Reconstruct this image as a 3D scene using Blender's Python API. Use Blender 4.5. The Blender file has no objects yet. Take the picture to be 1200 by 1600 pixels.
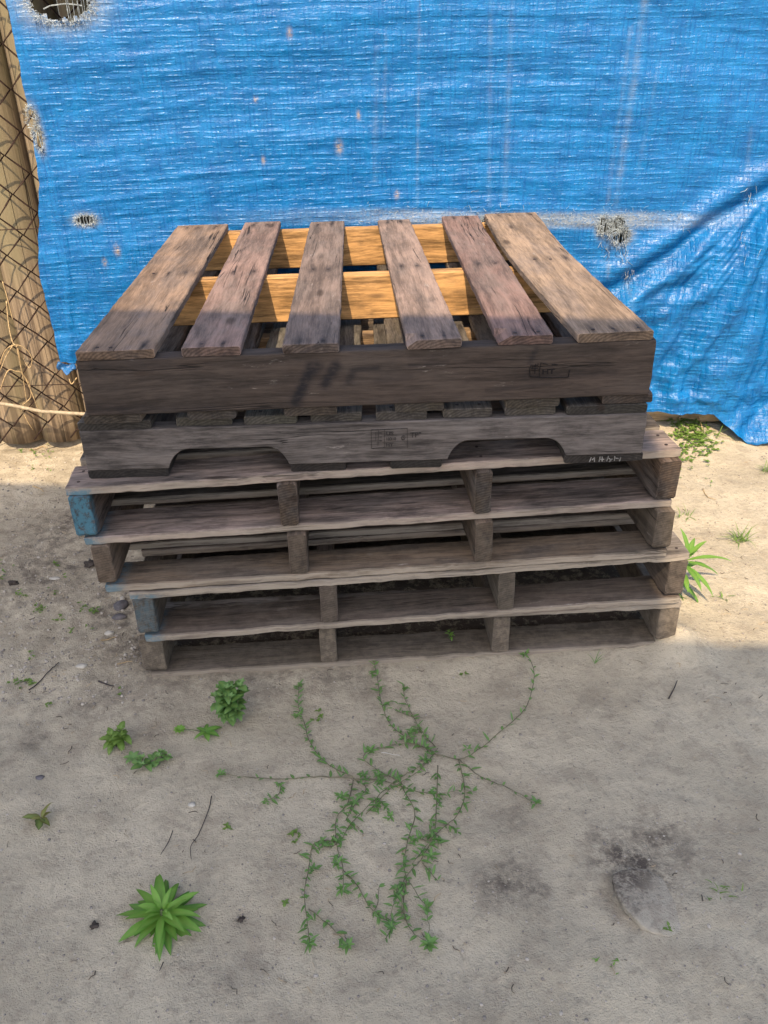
import bpy, bmesh, math, random
from mathutils import Vector, Matrix, noise

random.seed(7)
R = math.radians
scene = bpy.context.scene
col = scene.collection

# ------------------------------------------------------------------ camera
F_PX, TH, RO, H = 1311.8, 0.5215, -0.0287, 1.2732      # focal length (px of 1600), pitch, roll, height
cam_d = bpy.data.cameras.new('camera')
cam = bpy.data.objects.new('camera', cam_d)
col.objects.link(cam)
cam_d.sensor_fit = 'VERTICAL'
cam_d.sensor_height = 24
cam_d.lens = 24 * F_PX / 1600
cam_d.clip_start = 0.05
cam_d.clip_end = 500
cam.matrix_world = Matrix.Translation((0, 0, H)) @ Matrix.Rotation(math.pi/2 - TH, 4, 'X') @ Matrix.Rotation(RO, 4, 'Z')
scene.camera = cam

# ------------------------------------------------------------------ sky, sun, exposure
TO_SUN = Vector((-0.14, -0.80, 1.0)).normalized()
elev = math.asin(TO_SUN.z)
azim = math.atan2(TO_SUN.x, TO_SUN.y)
w = bpy.data.worlds.new('World')
scene.world = w
w.use_nodes = True
nt = w.node_tree
bg = nt.nodes['Background']
sky = nt.nodes.new('ShaderNodeTexSky')
sky.sky_type = 'NISHITA'
sky.sun_disc = False
sky.sun_elevation = elev
sky.sun_rotation = azim
sky.air_density = 1.0
sky.dust_density = 2.5
sky.ozone_density = 0.6
hs = nt.nodes.new('ShaderNodeHueSaturation')          # camera white balance: the photo's shade is nearly neutral
hs.inputs['Saturation'].default_value = 0.88
nt.links.new(sky.outputs[0], hs.inputs['Color'])
nt.links.new(hs.outputs[0], bg.inputs[0])
bg.inputs[1].default_value = 0.15
sun_d = bpy.data.lights.new('sun', 'SUN')
sun_d.energy = 3.2
sun_d.angle = R(0.45)
sun_d.color = (1.0, 0.80, 0.54)
sun = bpy.data.objects.new('sun', sun_d)
col.objects.link(sun)
sun.rotation_euler = TO_SUN.to_track_quat('Z', 'Y').to_euler()
scene.view_settings.view_transform = 'Standard'
scene.view_settings.look = 'None'
scene.view_settings.gamma = 1
scene.view_settings.exposure = 1.0
scene.cycles.max_bounces = 8
scene.cycles.diffuse_bounces = 5

# ------------------------------------------------------------------ helpers
def ray(x, y):
    u, v = x - 600, y - 800
    c, s = math.cos(RO), math.sin(RO)
    u, v = c*u + s*v, -s*u + c*v
    return Vector((u, F_PX*math.cos(TH) - v*math.sin(TH), -F_PX*math.sin(TH) - v*math.cos(TH)))

def atz(x, y, z=0.0):                     # where a measured photo point lies on the level z
    d = ray(x, y); t = (z - H)/d.z
    return Vector((d.x*t, d.y*t, z))

def aty(x, y, Y):
    d = ray(x, y); t = Y/d.y
    return Vector((d.x*t, Y, H + d.z*t))

def lerp(a, b, t): return a + (b - a)*t

def interp(x, pts):
    if x <= pts[0][0]: return pts[0][1]
    for (a, b), (c, d) in zip(pts, pts[1:]):
        if x <= c: return lerp(b, d, (x - a)/(c - a))
    return pts[-1][1]

def sm(t):
    t = max(0.0, min(1.0, t)); return t*t*(3 - 2*t)

def N(x, y=0.0, z=0.0): return noise.noise(Vector((x, y, z)))

def tag(o, label=None, cat=None, group=None, kind=None):
    if label: o['label'] = label
    if cat: o['category'] = cat
    if group: o['group'] = group
    if kind: o['kind'] = kind
    return o

def mesh_obj(name, verts, faces, mat, parent=None, smooth=False, attrs=None, mats=None, fmat=None):
    me = bpy.data.meshes.new(name)
    me.from_pydata([tuple(v) for v in verts], [], faces)
    me.materials.append(mat)
    for m in mats or []: me.materials.append(m)
    if fmat: me.polygons.foreach_set('material_index', fmat)
    if smooth: me.polygons.foreach_set('use_smooth', [True]*len(me.polygons))
    for k, vals in (attrs or {}).items():
        a = me.attributes.new(k, 'FLOAT', 'POINT')
        a.data.foreach_set('value', vals)
    me.update()
    o = bpy.data.objects.new(name, me)
    col.objects.link(o)
    if parent:
        o.parent = parent
    return o

def thing(name, label, cat, loc=(0, 0, 0), rz=0.0, group=None):
    o = bpy.data.objects.new(name, None)
    o.empty_display_size = 0.1
    col.objects.link(o)
    o.matrix_world = Matrix.Translation(loc) @ Matrix.Rotation(rz, 4, 'Z')
    bpy.context.view_layer.update()
    return tag(o, label, cat, group)

def place(o, M, parent=None):            # world matrix M, relative to the parent's own matrix
    if parent:
        o.parent = parent
        o.matrix_basis = parent.matrix_world.inverted() @ M
    else:
        o.matrix_basis = M
    return o

# ------------------------------------------------------------------ materials
def new_mat(name):
    m = bpy.data.materials.new(name); m.use_nodes = True
    t = m.node_tree
    return m, t, t.nodes['Principled BSDF']

class G:                                   # small node-graph shorthand
    def __init__(s, t): s.t = t
    def n(s, typ, **kw):
        nd = s.t.nodes.new(typ)
        for k, v in kw.items(): setattr(nd, k, v)
        return nd
    def l(s, a, b): s.t.links.new(a, b)
    def put(s, sock, v):
        if hasattr(v, 'is_linked') or hasattr(v, 'links'): s.l(v, sock)
        else: sock.default_value = v
    def math(s, op, a, b=0.0, c=None, clamp=False):
        nd = s.n('ShaderNodeMath', operation=op, use_clamp=clamp)
        s.put(nd.inputs[0], a); s.put(nd.inputs[1], b)
        if c is not None: s.put(nd.inputs[2], c)
        return nd.outputs[0]
    def noise(s, vec, scale, detail=4, rough=0.55, dist=0.0):
        nd = s.n('ShaderNodeTexNoise')
        s.l(vec, nd.inputs['Vector'])
        nd.inputs['Scale'].default_value = scale; nd.inputs['Detail'].default_value = detail
        nd.inputs['Roughness'].default_value = rough; nd.inputs['Distortion'].default_value = dist
        return nd.outputs[0]
    def map(s, vec, scale=(1, 1, 1), rot=(0, 0, 0), loc=(0, 0, 0)):
        nd = s.n('ShaderNodeMapping')
        s.l(vec, nd.inputs[0]); nd.inputs['Scale'].default_value = scale
        nd.inputs['Rotation'].default_value = rot; nd.inputs['Location'].default_value = loc
        return nd.outputs[0]
    def ramp(s, v, a, b, lo=0.0, hi=1.0):
        nd = s.n('ShaderNodeMapRange'); nd.interpolation_type = 'SMOOTHSTEP'
        s.l(v, nd.inputs[0])
        for i, q in zip((1, 2, 3, 4), (a, b, lo, hi)): nd.inputs[i].default_value = q
        return nd.outputs[0]
    def mix(s, f, a, b, mode='MIX'):
        nd = s.n('ShaderNodeMix', data_type='RGBA', blend_type=mode)
        s.put(nd.inputs[0], f); 
        for i, q in ((6, a), (7, b)):
            if isinstance(q, tuple): nd.inputs[i].default_value = (*q, 1)
            else: s.l(q, nd.inputs[i])
        return nd.outputs[2]
    def bump(s, h, strength, dist, normal=None):
        nd = s.n('ShaderNodeBump')
        s.l(h, nd.inputs['Height']); nd.inputs['Strength'].default_value = strength
        nd.inputs['Distance'].default_value = dist
        if normal: s.l(normal, nd.inputs['Normal'])
        return nd.outputs[0]
    def attr(s, name, typ='GEOMETRY'):
        nd = s.n('ShaderNodeAttribute', attribute_type=typ, attribute_name=name)
        return nd.outputs['Fac']

def wood_mat(name, grey=(0.110, 0.096, 0.088), weather=0.6, dust=0.0, checks=1.0, rough=0.85, bumpy=1.0, contrast=1.0, edge=0.0, mould=1.0):
    m, t, b = new_mat(name); g = G(t)
    tc = g.n('ShaderNodeTexCoord'); oi = g.n('ShaderNodeObjectInfo')
    off = g.n('ShaderNodeVectorMath', operation='SCALE'); 
    cmb = g.n('ShaderNodeCombineXYZ')
    g.l(oi.outputs['Random'], cmb.inputs[0]); g.l(oi.outputs['Random'], cmb.inputs[1]); g.l(oi.outputs['Random'], cmb.inputs[2])
    g.l(cmb.outputs[0], off.inputs[0]); off.inputs['Scale'].default_value = 37.0
    add = g.n('ShaderNodeVectorMath', operation='ADD')
    g.l(tc.outputs['Object'], add.inputs[0]); g.l(off.outputs[0], add.inputs[1])
    co = add.outputs[0]
    big = g.noise(co, 3.0, 3)
    # knots and wandering growth rings: distort the cross coordinates by a slow noise
    wv = g.n('ShaderNodeVectorMath', operation='MULTIPLY_ADD')
    nz = g.n('ShaderNodeTexNoise'); g.l(g.map(co, (2.2, 9, 9)), nz.inputs['Vector']); nz.inputs['Scale'].default_value = 1.0; nz.inputs['Detail'].default_value = 2
    g.l(nz.outputs['Color'], wv.inputs[0]); wv.inputs[1].default_value = (0.02, 0.03, 0.03); g.l(co, wv.inputs[2])
    cw = wv.outputs[0]
    g1 = g.noise(g.map(cw, (5, 70, 70)), 1.0, 6, 0.68)
    g2 = g.noise(g.map(cw, (22, 300, 300)), 1.0, 4, 0.7)
    g3 = g.noise(g.map(cw, (3.0, 18, 18)), 1.0, 6, 0.65, 0.6)
    val = g.math('ADD', g.math('MULTIPLY', g1, 0.45), g.math('ADD', g.math('MULTIPLY', g2, 0.32), g.math('MULTIPLY', g3, 0.38)))
    tone = g.ramp(val, 0.57 - 0.13, 0.57 + 0.14, 1 - 0.68*contrast, 1 + 0.42*contrast)
    patch = g.ramp(g.noise(g.map(co, (5, 13, 13)), 1.0, 5, 0.65), 0.38, 0.66)
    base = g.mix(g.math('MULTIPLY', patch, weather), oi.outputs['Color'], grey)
    # pale scuffs where the fibre is worn
    scuff = g.math('MULTIPLY', g.ramp(g.noise(g.map(co, (11, 50, 50)), 1.0, 6, 0.75), 0.60, 0.70), g.ramp(g.noise(co, 9, 2), 0.5, 0.62))
    base = g.mix(g.math('MULTIPLY', scuff, 0.55), base, (0.42, 0.37, 0.34))
    mould = g.math('MULTIPLY', g.ramp(g.noise(g.map(co, (7, 20, 20)), 1.0, 7, 0.72), 0.50, 0.68), (0.70*weather + 0.12)*mould)
    base = g.mix(mould, base, (0.028, 0.024, 0.024))
    # knots: sparse dark eyes drawn out along the grain
    vo = g.n('ShaderNodeTexVoronoi'); g.l(g.map(cw, (5.5, 17, 17)), vo.inputs['Vector']); vo.inputs['Scale'].default_value = 1.0
    sk = g.n('ShaderNodeSeparateColor'); g.l(vo.outputs['Color'], sk.inputs[0])
    kn = g.math('MULTIPLY', g.ramp(vo.outputs['Distance'], 0.22, 0.08), g.ramp(sk.outputs[0], 0.70, 0.72))
    base = g.mix(g.math('MULTIPLY', kn, 0.75), base, (0.045, 0.028, 0.020))
    # end grain: darker, with rings
    sx = g.n('ShaderNodeSeparateXYZ'); g.l(tc.outputs['Normal'], sx.inputs[0])
    endf = g.ramp(g.math('ABSOLUTE', sx.outputs[0]), 0.75, 0.9)
    ring = g.n('ShaderNodeTexWave', wave_type='RINGS', rings_direction='X'); g.l(g.map(tc.outputs['Object'], (1, 1, 1), loc=(0, 0.03, 0.08)), ring.inputs['Vector'])
    ring.inputs['Scale'].default_value = 55; ring.inputs['Distortion'].default_value = 2.5; ring.inputs['Detail'].default_value = 2
    rt = g.math('MULTIPLY_ADD', ring.outputs['Fac'], 0.24, 0.34)
    rt = g.math('MULTIPLY', rt, g.ramp(g.noise(co, 120, 3), 0.3, 0.7, 0.7, 1.15))
    tone2 = g.mix(endf, (0, 0, 0), (0, 0, 0))
    tn = g.n('ShaderNodeMix', data_type='FLOAT'); g.l(endf, tn.inputs[0]); g.l(tone, tn.inputs[2]); g.l(rt, tn.inputs[3])
    tonef = tn.outputs[0]
    cc = g.n('ShaderNodeVectorMath', operation='SCALE'); g.l(base, cc.inputs[0]); g.l(tonef, cc.inputs['Scale'])
    c = cc.outputs[0]
    # drying checks, long thin cracks along the grain
    ck = g.noise(g.map(cw, (1.3, 60, 60), loc=(3, 1, 7)), 1.0, 2, 0.4)
    ckl = g.math('SUBTRACT', 1.0, g.ramp(g.math('ABSOLUTE', g.math('SUBTRACT', ck, 0.5)), 0.0, 0.018))
    ckm = g.math('MULTIPLY', ckl, g.ramp(g.noise(g.map(co, (3, 20, 20)), 1.0, 2), 0.56, 0.62))
    ckm = g.math('MULTIPLY', ckm, g.math('MULTIPLY', g.math('SUBTRACT', 1.0, endf), checks))
    c = g.mix(g.math('MULTIPLY', ckm, 0.8), c, (0.006, 0.005, 0.005))
    if edge:                                # front arrises rubbed and bleached paler than the flats
        ef = g.math('MULTIPLY', g.ramp(g.math('ABSOLUTE', sx.outputs[1]), 0.6, 0.9), g.ramp(g.noise(g.map(co, (6, 90, 90)), 1.0, 5, 0.7), 0.32, 0.58, 0.15, 1.0))
        c = g.mix(g.math('MULTIPLY', ef, edge), c, (0.34, 0.29, 0.235))
    # stains and paint carried by the board itself
    st = g.math('MULTIPLY', g.attr('stain'), g.ramp(g.noise(g.map(co, (60, 160, 160)), 1.0, 4), 0.3, 0.55, 0.55, 1.0))
    c = g.mix(g.math('MULTIPLY', st, 0.85, clamp=True), c, (0.009, 0.009, 0.012))
    pt = g.math('MULTIPLY', g.attr('paint'), g.ramp(g.noise(g.map(co, (50, 90, 60)), 1.0, 5, 0.7), 0.36, 0.56, 0.15, 0.95))
    c = g.mix(pt, c, (0.055, 0.145, 0.20))
    if dust:
        du = g.math('MULTIPLY', g.ramp(g.noise(co, 45, 5, 0.7), 0.4, 0.65, 0.4, 1.0), dust)
        c = g.mix(du, c, (0.26, 0.21, 0.16))
    g.l(c, b.inputs['Base Color'])
    b.inputs['Roughness'].default_value = rough
    b.inputs['Specular IOR Level'].default_value = 0.25
    hgt = g.math('ADD', g.math('MULTIPLY', g2, 0.55), g.math('MULTIPLY', g1, 0.9))
    hgt = g.math('SUBTRACT', hgt, g.math('MULTIPLY', ckm, 1.2))
    hgt = g.math('ADD', hgt, g.math('MULTIPLY', g.noise(co, 60, 4, 0.6), 0.35))
    g.l(g.bump(hgt, 0.75*bumpy, 0.0028), b.inputs['Normal'])
    return m

M_OLD = wood_mat('weathered_wood', grey=(0.115, 0.102, 0.097), weather=0.75)
M_OLD_B = wood_mat('weathered_board_wood', weather=0.7, edge=0.65)
M_TALL = wood_mat('tall_stringer_wood', grey=(0.054, 0.043, 0.037), weather=0.7, contrast=0.8, mould=0.6)
M_DUSTY_B = wood_mat('dusty_board_wood', grey=(0.095, 0.078, 0.066), weather=0.8, dust=0.22, edge=0.85)
M_SANDY_B = wood_mat('sandy_board_wood', grey=(0.125, 0.105, 0.090), weather=0.8, dust=0.4, edge=0.75)
M_TOP = wood_mat('sunworn_wood', grey=(0.150, 0.120, 0.106), weather=0.65, contrast=0.72, mould=0.5, checks=1.2)
M_DARK = wood_mat('dark_weathered_wood', grey=(0.062, 0.054, 0.050), weather=0.8)
M_FRESH = wood_mat('sheltered_pale_wood', grey=(0.42, 0.25, 0.11), weather=0.3, checks=0.4, bumpy=0.4, contrast=1.0, mould=1.3)
M_DUSTY = wood_mat('dusty_wood', grey=(0.10, 0.083, 0.070), weather=0.8, dust=0.25)
M_SANDY = wood_mat('sandy_wood', grey=(0.15, 0.125, 0.105), weather=0.8, dust=0.6)

def flat_mat(name, c, rough=0.7, metal=0.0, nscale=60, nvar=0.25, spec=0.3, bump=0.0):
    m, t, b = new_mat(name); g = G(t)
    tc = g.n('ShaderNodeTexCoord')
    nz = g.noise(tc.outputs['Object'], nscale, 4)
    cc = g.n('ShaderNodeVectorMath', operation='SCALE')
    cc.inputs[0].default_value = c; g.l(g.ramp(nz, 0.3, 0.7, 1 - nvar, 1 + nvar), cc.inputs['Scale'])
    g.l(cc.outputs[0], b.inputs['Base Color'])
    b.inputs['Roughness'].default_value = rough; b.inputs['Metallic'].default_value = metal
    b.inputs['Specular IOR Level'].default_value = spec
    if bump: g.l(g.bump(nz, 0.6, bump), b.inputs['Normal'])
    return m

M_NAIL = flat_mat('rusty_nail', (0.035, 0.022, 0.018), 0.6, 0.3)
M_INK = flat_mat('branded_ink', (0.006, 0.005, 0.006), 0.9, nscale=300, nvar=0.5)
M_INK2 = flat_mat('faded_ink', (0.030, 0.026, 0.025), 0.9, nscale=300, nvar=0.5)
M_WPAINT = flat_mat('white_paint', (0.20, 0.19, 0.18), 0.8, nscale=150, nvar=0.4)
M_WIRE = flat_mat('rusty_wire', (0.035, 0.019, 0.014), 0.75, 0.25, nscale=200, nvar=0.5)
M_CABLE = flat_mat('old_cable', (0.36, 0.29, 0.20), 0.6, nscale=90)
M_STRAW = flat_mat('dry_stem', (0.42, 0.30, 0.16), 0.8, nscale=90, nvar=0.35)
M_TWIG = flat_mat('dark_twig', (0.045, 0.036, 0.035), 0.9)
M_STONE_W = flat_mat('pale_pebble', (0.42, 0.385, 0.33), 0.7, nscale=80, nvar=0.15)
M_STONE_G = flat_mat('grey_pebble', (0.11, 0.10, 0.105), 0.7, nscale=70, nvar=0.3)

M_CLOD = flat_mat('dark_soil_clod', (0.05, 0.04, 0.034), 0.95, nscale=120, nvar=0.4, bump=0.003)
M_THREAD = flat_mat('frayed_thread', (0.34, 0.38, 0.40), 0.45, nscale=120, nvar=0.4)
M_THREADB = flat_mat('blue_thread', (0.02, 0.07, 0.17), 0.5, nscale=120, nvar=0.4)
M_BLOCKER = flat_mat('grey_blocker', (0.20, 0.19, 0.18), 0.9, nscale=4)

# posts: round timber, grain upright (their local Z)
def post_mat():
    m, t, b = new_mat('round_post_wood'); g = G(t)
    tc = g.n('ShaderNodeTexCoord'); oi = g.n('ShaderNodeObjectInfo')
    add = g.n('ShaderNodeVectorMath', operation='ADD')
    sc = g.n('ShaderNodeVectorMath', operation='SCALE'); sc.inputs[0].default_value = (13, 7, 3); g.l(oi.outputs['Random'], sc.inputs['Scale'])
    g.l(tc.outputs['Object'], add.inputs[0]); g.l(sc.outputs[0], add.inputs[1])
    co = add.outputs[0]
    a = g.noise(g.map(co, (45, 45, 1.6)), 1.0, 5, 0.6, 0.3)
    a2 = g.noise(g.map(co, (160, 160, 4)), 1.0, 3)
    v = g.math('ADD', g.math('MULTIPLY', a, 0.6), g.math('MULTIPLY', a2, 0.4))
    c = g.mix(g.ramp(v, 0.35, 0.65), (0.095, 0.066, 0.044), (0.30, 0.225, 0.15))
    c = g.mix(g.ramp(g.noise(g.map(co, (6, 6, 1.2)), 1.0, 3), 0.45, 0.65), c, (0.20, 0.165, 0.095))
    ck = g.noise(g.map(co, (30, 30, 0.5), loc=(2, 4, 1)), 1.0, 2, 0.4)
    ckl = g.math('SUBTRACT', 1.0, g.ramp(g.math('ABSOLUTE', g.math('SUBTRACT', ck, 0.5)), 0.0, 0.022))
    ckl = g.math('MULTIPLY', ckl, g.ramp(g.noise(g.map(co, (14, 14, 0.8)), 1.0, 2), 0.44, 0.52))
    c = g.mix(g.math('MULTIPLY', ckl, 0.85), c, (0.02, 0.014, 0.01))
    g.l(c, b.inputs['Base Color']); b.inputs['Roughness'].default_value = 0.85
    g.l(g.bump(g.math('SUBTRACT', v, ckl), 0.6, 0.004), b.inputs['Normal'])
    return m
M_POST = post_mat()

def leaf_mat(name, c1, c2, trans=0.35):
    m, t, b = new_mat(name); g = G(t)
    v = g.attr('leafv')
    tc = g.n('ShaderNodeTexCoord')
    nz = g.noise(tc.outputs['Object'], 160, 3)
    f = g.math('ADD', g.math('MULTIPLY', v, 0.8), g.math('MULTIPLY', nz, 0.25), clamp=True)
    c = g.mix(f, c1, c2)
    c = g.mix(g.math('MULTIPLY', g.attr('rib'), 0.5), c, (0.27, 0.38, 0.09))
    g.l(c, b.inputs['Base Color'])
    b.inputs['Roughness'].default_value = 0.5
    b.inputs['Specular IOR Level'].default_value = 0.4
    tr = g.n('ShaderNodeBsdfTranslucent'); g.l(c, tr.inputs[0])
    mx = g.n('ShaderNodeMixShader'); mx.inputs[0].default_value = trans
    g.l(b.outputs[0], mx.inputs[1]); g.l(tr.outputs[0], mx.inputs[2])
    g.l(mx.outputs[0], t.nodes['Material Output'].inputs[0])
    return m

M_LEAF = leaf_mat('weed_leaf', (0.045, 0.17, 0.028), (0.19, 0.40, 0.055))
M_LEAF_DARK = leaf_mat('dull_green_leaf', (0.06, 0.16, 0.055), (0.16, 0.33, 0.09))
M_LEAF_LIGHT = leaf_mat('young_leaf', (0.06, 0.13, 0.02), (0.16, 0.27, 0.05))
M_LEAF_FROST = leaf_mat('mealy_leaf', (0.05, 0.15, 0.03), (0.20, 0.36, 0.13))
M_LEAF_WILT = leaf_mat('wilted_leaf', (0.05, 0.085, 0.025), (0.21, 0.16, 0.05))
M_STEM = flat_mat('green_stem', (0.10, 0.125, 0.055), 0.7, nscale=90, nvar=0.35)
M_STEM_R = flat_mat('reddish_stem', (0.15, 0.135, 0.08), 0.7, nscale=60, nvar=0.4)

# ------------------------------------------------------------------ ground
STACK_L, STACK_R = Vector((-0.5545, 1.4787)), Vector((0.6686, 1.54))
SPOTS = [  # photo x, y, radius, strength: damp or dirty patches of soil that lie on the sand
    (1010, 1330, .085, .48), (1060, 1310, .06, .4), (940, 1330, .05, .45), (1000, 1385, .06, .55), (800, 1370, .055, .62), (770, 1390, .035, .4),
    (840, 1385, .03, .5), (800, 1270, .05, .35), (48, 1155, .035, .6), (240, 1150, .03, .55), (130, 1110, .07, .35), (300, 1300, .05, .3),
    (148, 1447, .010, 1.1), (377, 1432, .011, .9), (425, 1350, .03, .35), (350, 1520, .08, .25), (740, 1570, .06, .22),
    (60, 860, .22, .42), (20, 920, .17, .35), (150, 800, .16, .5), (190, 900, .14, .45), (100, 1010, .14, .25), (210, 1010, .07, .4), (180, 960, .07, .45),
    (1130, 1090, .07, .25), (1000, 1180, .07, .22), (640, 1110, .05, .22), (930, 1090, .03, .35), (1040, 1075, .04, .3), (780, 1060, .05, .3)]
SPOTS_W = [(atz(x, y), r, s) for x, y, r, s in SPOTS]
WARM = [(atz(1130, 1180), .25, .3)]

def stack_dist(x, y):
    # distance outside the footprint of the lowest pallet
    d = (STACK_R - STACK_L).normalized(); n = Vector((-d.y, d.x))
    v = Vector((x, y)) - STACK_L
    a, b = v.dot(d), v.dot(n)
    dx = max(-a, 0, a - 1.225); dy = max(-b, 0, b - 1.016)
    inside = 0 < a < 1.225 and 0 < b < 1.016
    return (0 if inside else math.hypot(dx, dy)), inside, a, b

SLAB_EDGE = [tuple(atz(x, y).xy) for x, y in ((951, 1378), (951, 1390), (956, 1404), (964, 1418), (974, 1432), (986, 1444), (997, 1454))]

def ground_h(x, y):
    h = 0.010*N(x*2.1, y*2.1, 1.3) + 0.0055*N(x*7, y*7, 4.4) + 0.0028*N(x*19, y*19, 9.1)
    if abs(x) < 1.8 and 0.4 < y < 3.1:
        h += 0.0016*N(x*55, y*55, 2.0) + 0.0012*N(x*120, y*120, 7.0)
    d, inside, a, b = stack_dist(x, y)
    # level sand under and against the pallet
    f = math.exp(-(d/0.10)**2) if not inside else 1
    h = h*(1 - 0.85*f)
    h += 0.010*math.exp(-(d/0.06)**2)*(0.6 + 0.8*max(0, N(x*9, y*9, 3))) * (0 if inside and b > 0.03 else 1)
    h += -0.012*(1 if inside and b > 0.05 else 0)
    # drift of sand against the right front corner
    h += 0.035*math.exp(-(((x - 0.68)/0.055)**2 + ((y - 1.555)/0.055)**2))
    # rise towards the tarp on the right and little bank at its hem
    h += 0.055*math.exp(-(((x - 1.02)/0.24)**2 + ((y - 2.72)/0.16)**2))
    # rougher, trodden soil on the left
    if x < -0.5 and y > 1.2:
        f = sm((-0.5 - x)/0.2)
        h += f*(0.006*N(x*26, y*26, 12) + 0.003*abs(N(x*60, y*60, 5)))
    # hollow scoured along the foot of the posts
    if x < -0.85: h -= 0.030*sm((-0.85 - x)/0.1)*math.exp(-((y - 2.79)/0.05)**2)*(0.7 + 0.5*N(x*7, 1, 1))
    h += 0.0035*N(x*11, y*11, 31)*sm((2 - abs(x))/.5)
    # crevice along the free edge of the buried slab
    for px, py in SLAB_EDGE:
        h -= 0.0055*math.exp(-(((x - px)**2 + (y - py)**2)/0.010**2))
    # footprint like hollows
    for px, py, rr, dd in ((0.62, 1.0, .09, .006), (0.30, 0.95, .07, .006), (0.15, 1.30, .05, .004), (-0.75, 1.35, .10, .008), (-0.15, 0.80, .08, .004), (0.42, 1.33, .06, .005)):
        h -= dd*math.exp(-(((x - px)/rr)**2 + ((y - py)/(rr*1.5))**2))
    return h

def axis(lo, hi, step, far):
    v = []
    x = lo
    while x <= hi + 1e-6: v.append(x); x += step
    out_hi, out_lo = [], []
    s, x = step, hi
    while x < far:
        s *= 1.35; x += s; out_hi.append(x)
    s, x = step, lo
    while x > -far:
        s *= 1.35; x -= s; out_lo.append(x)
    return out_lo[::-1] + v + out_hi

def sand_mat(name='fine_sand', c1=(0.435, 0.372, 0.275), c2=(0.56, 0.482, 0.360)):
    m, t, b = new_mat(name); g = G(t)
    tc = g.n('ShaderNodeTexCoord'); co = tc.outputs['Object']
    n1 = g.noise(co, 3.5, 5, 0.6); n2 = g.noise(co, 16, 5, 0.65); n3 = g.noise(co, 70, 5, 0.7); n4 = g.noise(co, 330, 4, 0.7)
    c = g.mix(g.ramp(n1, 0.35, 0.65), c1, c2)
    c = g.mix(g.math('MULTIPLY', g.ramp(n2, 0.48, 0.68), 0.40), c, (0.29, 0.235, 0.175))
    c = g.mix(g.math('MULTIPLY', g.ramp(n3, 0.50, 0.70), 0.42), c, (0.22, 0.18, 0.14))
    sp = g.ramp(n4, 0.62, 0.72)
    c = g.mix(g.math('MULTIPLY', sp, 0.5), c, (0.12, 0.10, 0.085))
    c = g.mix(g.math('MULTIPLY', g.ramp(n4, 0.36, 0.28), 0.45), c, (0.55, 0.50, 0.43))
    d = g.attr('dirt_shade')
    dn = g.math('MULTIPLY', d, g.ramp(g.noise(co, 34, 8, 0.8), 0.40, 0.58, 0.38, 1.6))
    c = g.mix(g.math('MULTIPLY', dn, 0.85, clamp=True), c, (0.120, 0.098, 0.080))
    g.l(c, b.inputs['Base Color']); b.inputs['Roughness'].default_value = 0.95
    b.inputs['Specular IOR Level'].default_value = 0.15
    hg = g.math('ADD', g.math('MULTIPLY', n3, 0.8), g.math('MULTIPLY', n4, 0.5))
    hg = g.math('ADD', hg, g.math('MULTIPLY', n2, 1.0))
    g.l(g.bump(hg, 1.0, 0.0075), b.inputs['Normal'])
    return m
M_SAND = sand_mat()
M_SLAB = sand_mat('grey_slab', (0.39, 0.345, 0.275), (0.50, 0.44, 0.35))

gx = axis(-1.62, 1.62, 0.0085, 80); gy = axis(0.52, 3.0, 0.0085, 80)
gv, gf, gd = [], [], []
for y in gy:
    for x in gx:
        near = abs(x) < 4 and -1 < y < 5
        gv.append((x, y, ground_h(x, y) if near else 0.0))
        d = 0.0
        if abs(x) < 1.7 and 0.5 < y < 3.1:
            for p, r, s in SPOTS_W:
                q = (x - p.x)**2 + (y - p.y)**2
                if q < 6*r*r: d += s*math.exp(-q/(r*r))
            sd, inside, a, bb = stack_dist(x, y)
            if inside: d += 1.6 if bb > .06 else .5  # soil under the stack, darkened further with shade painted in
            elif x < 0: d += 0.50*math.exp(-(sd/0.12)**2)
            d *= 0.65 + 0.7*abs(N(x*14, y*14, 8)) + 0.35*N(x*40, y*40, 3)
        gd.append(max(0.0, min(1.3, d)))
nx = len(gx)
for j in range(len(gy) - 1):
    for i in range(nx - 1):
        k = j*nx + i
        gf.append((k, k + 1, k + nx + 1, k + nx))
tag(mesh_obj('ground', gv, gf, M_SAND, smooth=True, attrs={'dirt_shade': gd}), kind='structure')

# ------------------------------------------------------------------ unseen blocker added behind the camera to cast the shade
# its front edge runs a little askew and steps back on the right, as the edge of the shade does
blocker = thing('shade_blocker', 'flat grey shade blocker on posts, added out of view behind the camera', 'shade blocker', (0, -2.0, 0))
EZ = 4.2
def blocker_edge(x_at_table, base=(0.0, 1.640), slope=-0.163, zt=0.783):
    t = EZ + 0.14 - zt                      # its upper edge throws the shade's edge
    return Vector((x_at_table - 0.14*t, base[1] + slope*x_at_table - 0.80*t))
eL, eM = blocker_edge(-1.75), blocker_edge(0.535)
eM2 = Vector((eM.x, eM.y - 0.615)); eR = Vector((eM.x + 1.15, eM2.y - 0.13))
outline = [eL, eM, eM2, eR, Vector((eR.x, -3.15)), Vector((eL.x, -3.15))]
pv = [(p.x, p.y + 2.0, EZ) for p in outline] + [(p.x, p.y + 2.0, EZ + 0.14) for p in outline]
n_ = len(outline)
pf = [tuple(range(n_))[::-1], tuple(range(n_, 2*n_))] + [(i, (i + 1) % n_, n_ + (i + 1) % n_, n_ + i) for i in range(n_)]
mesh_obj('blocker_slab', pv, pf, M_BLOCKER, blocker)
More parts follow.
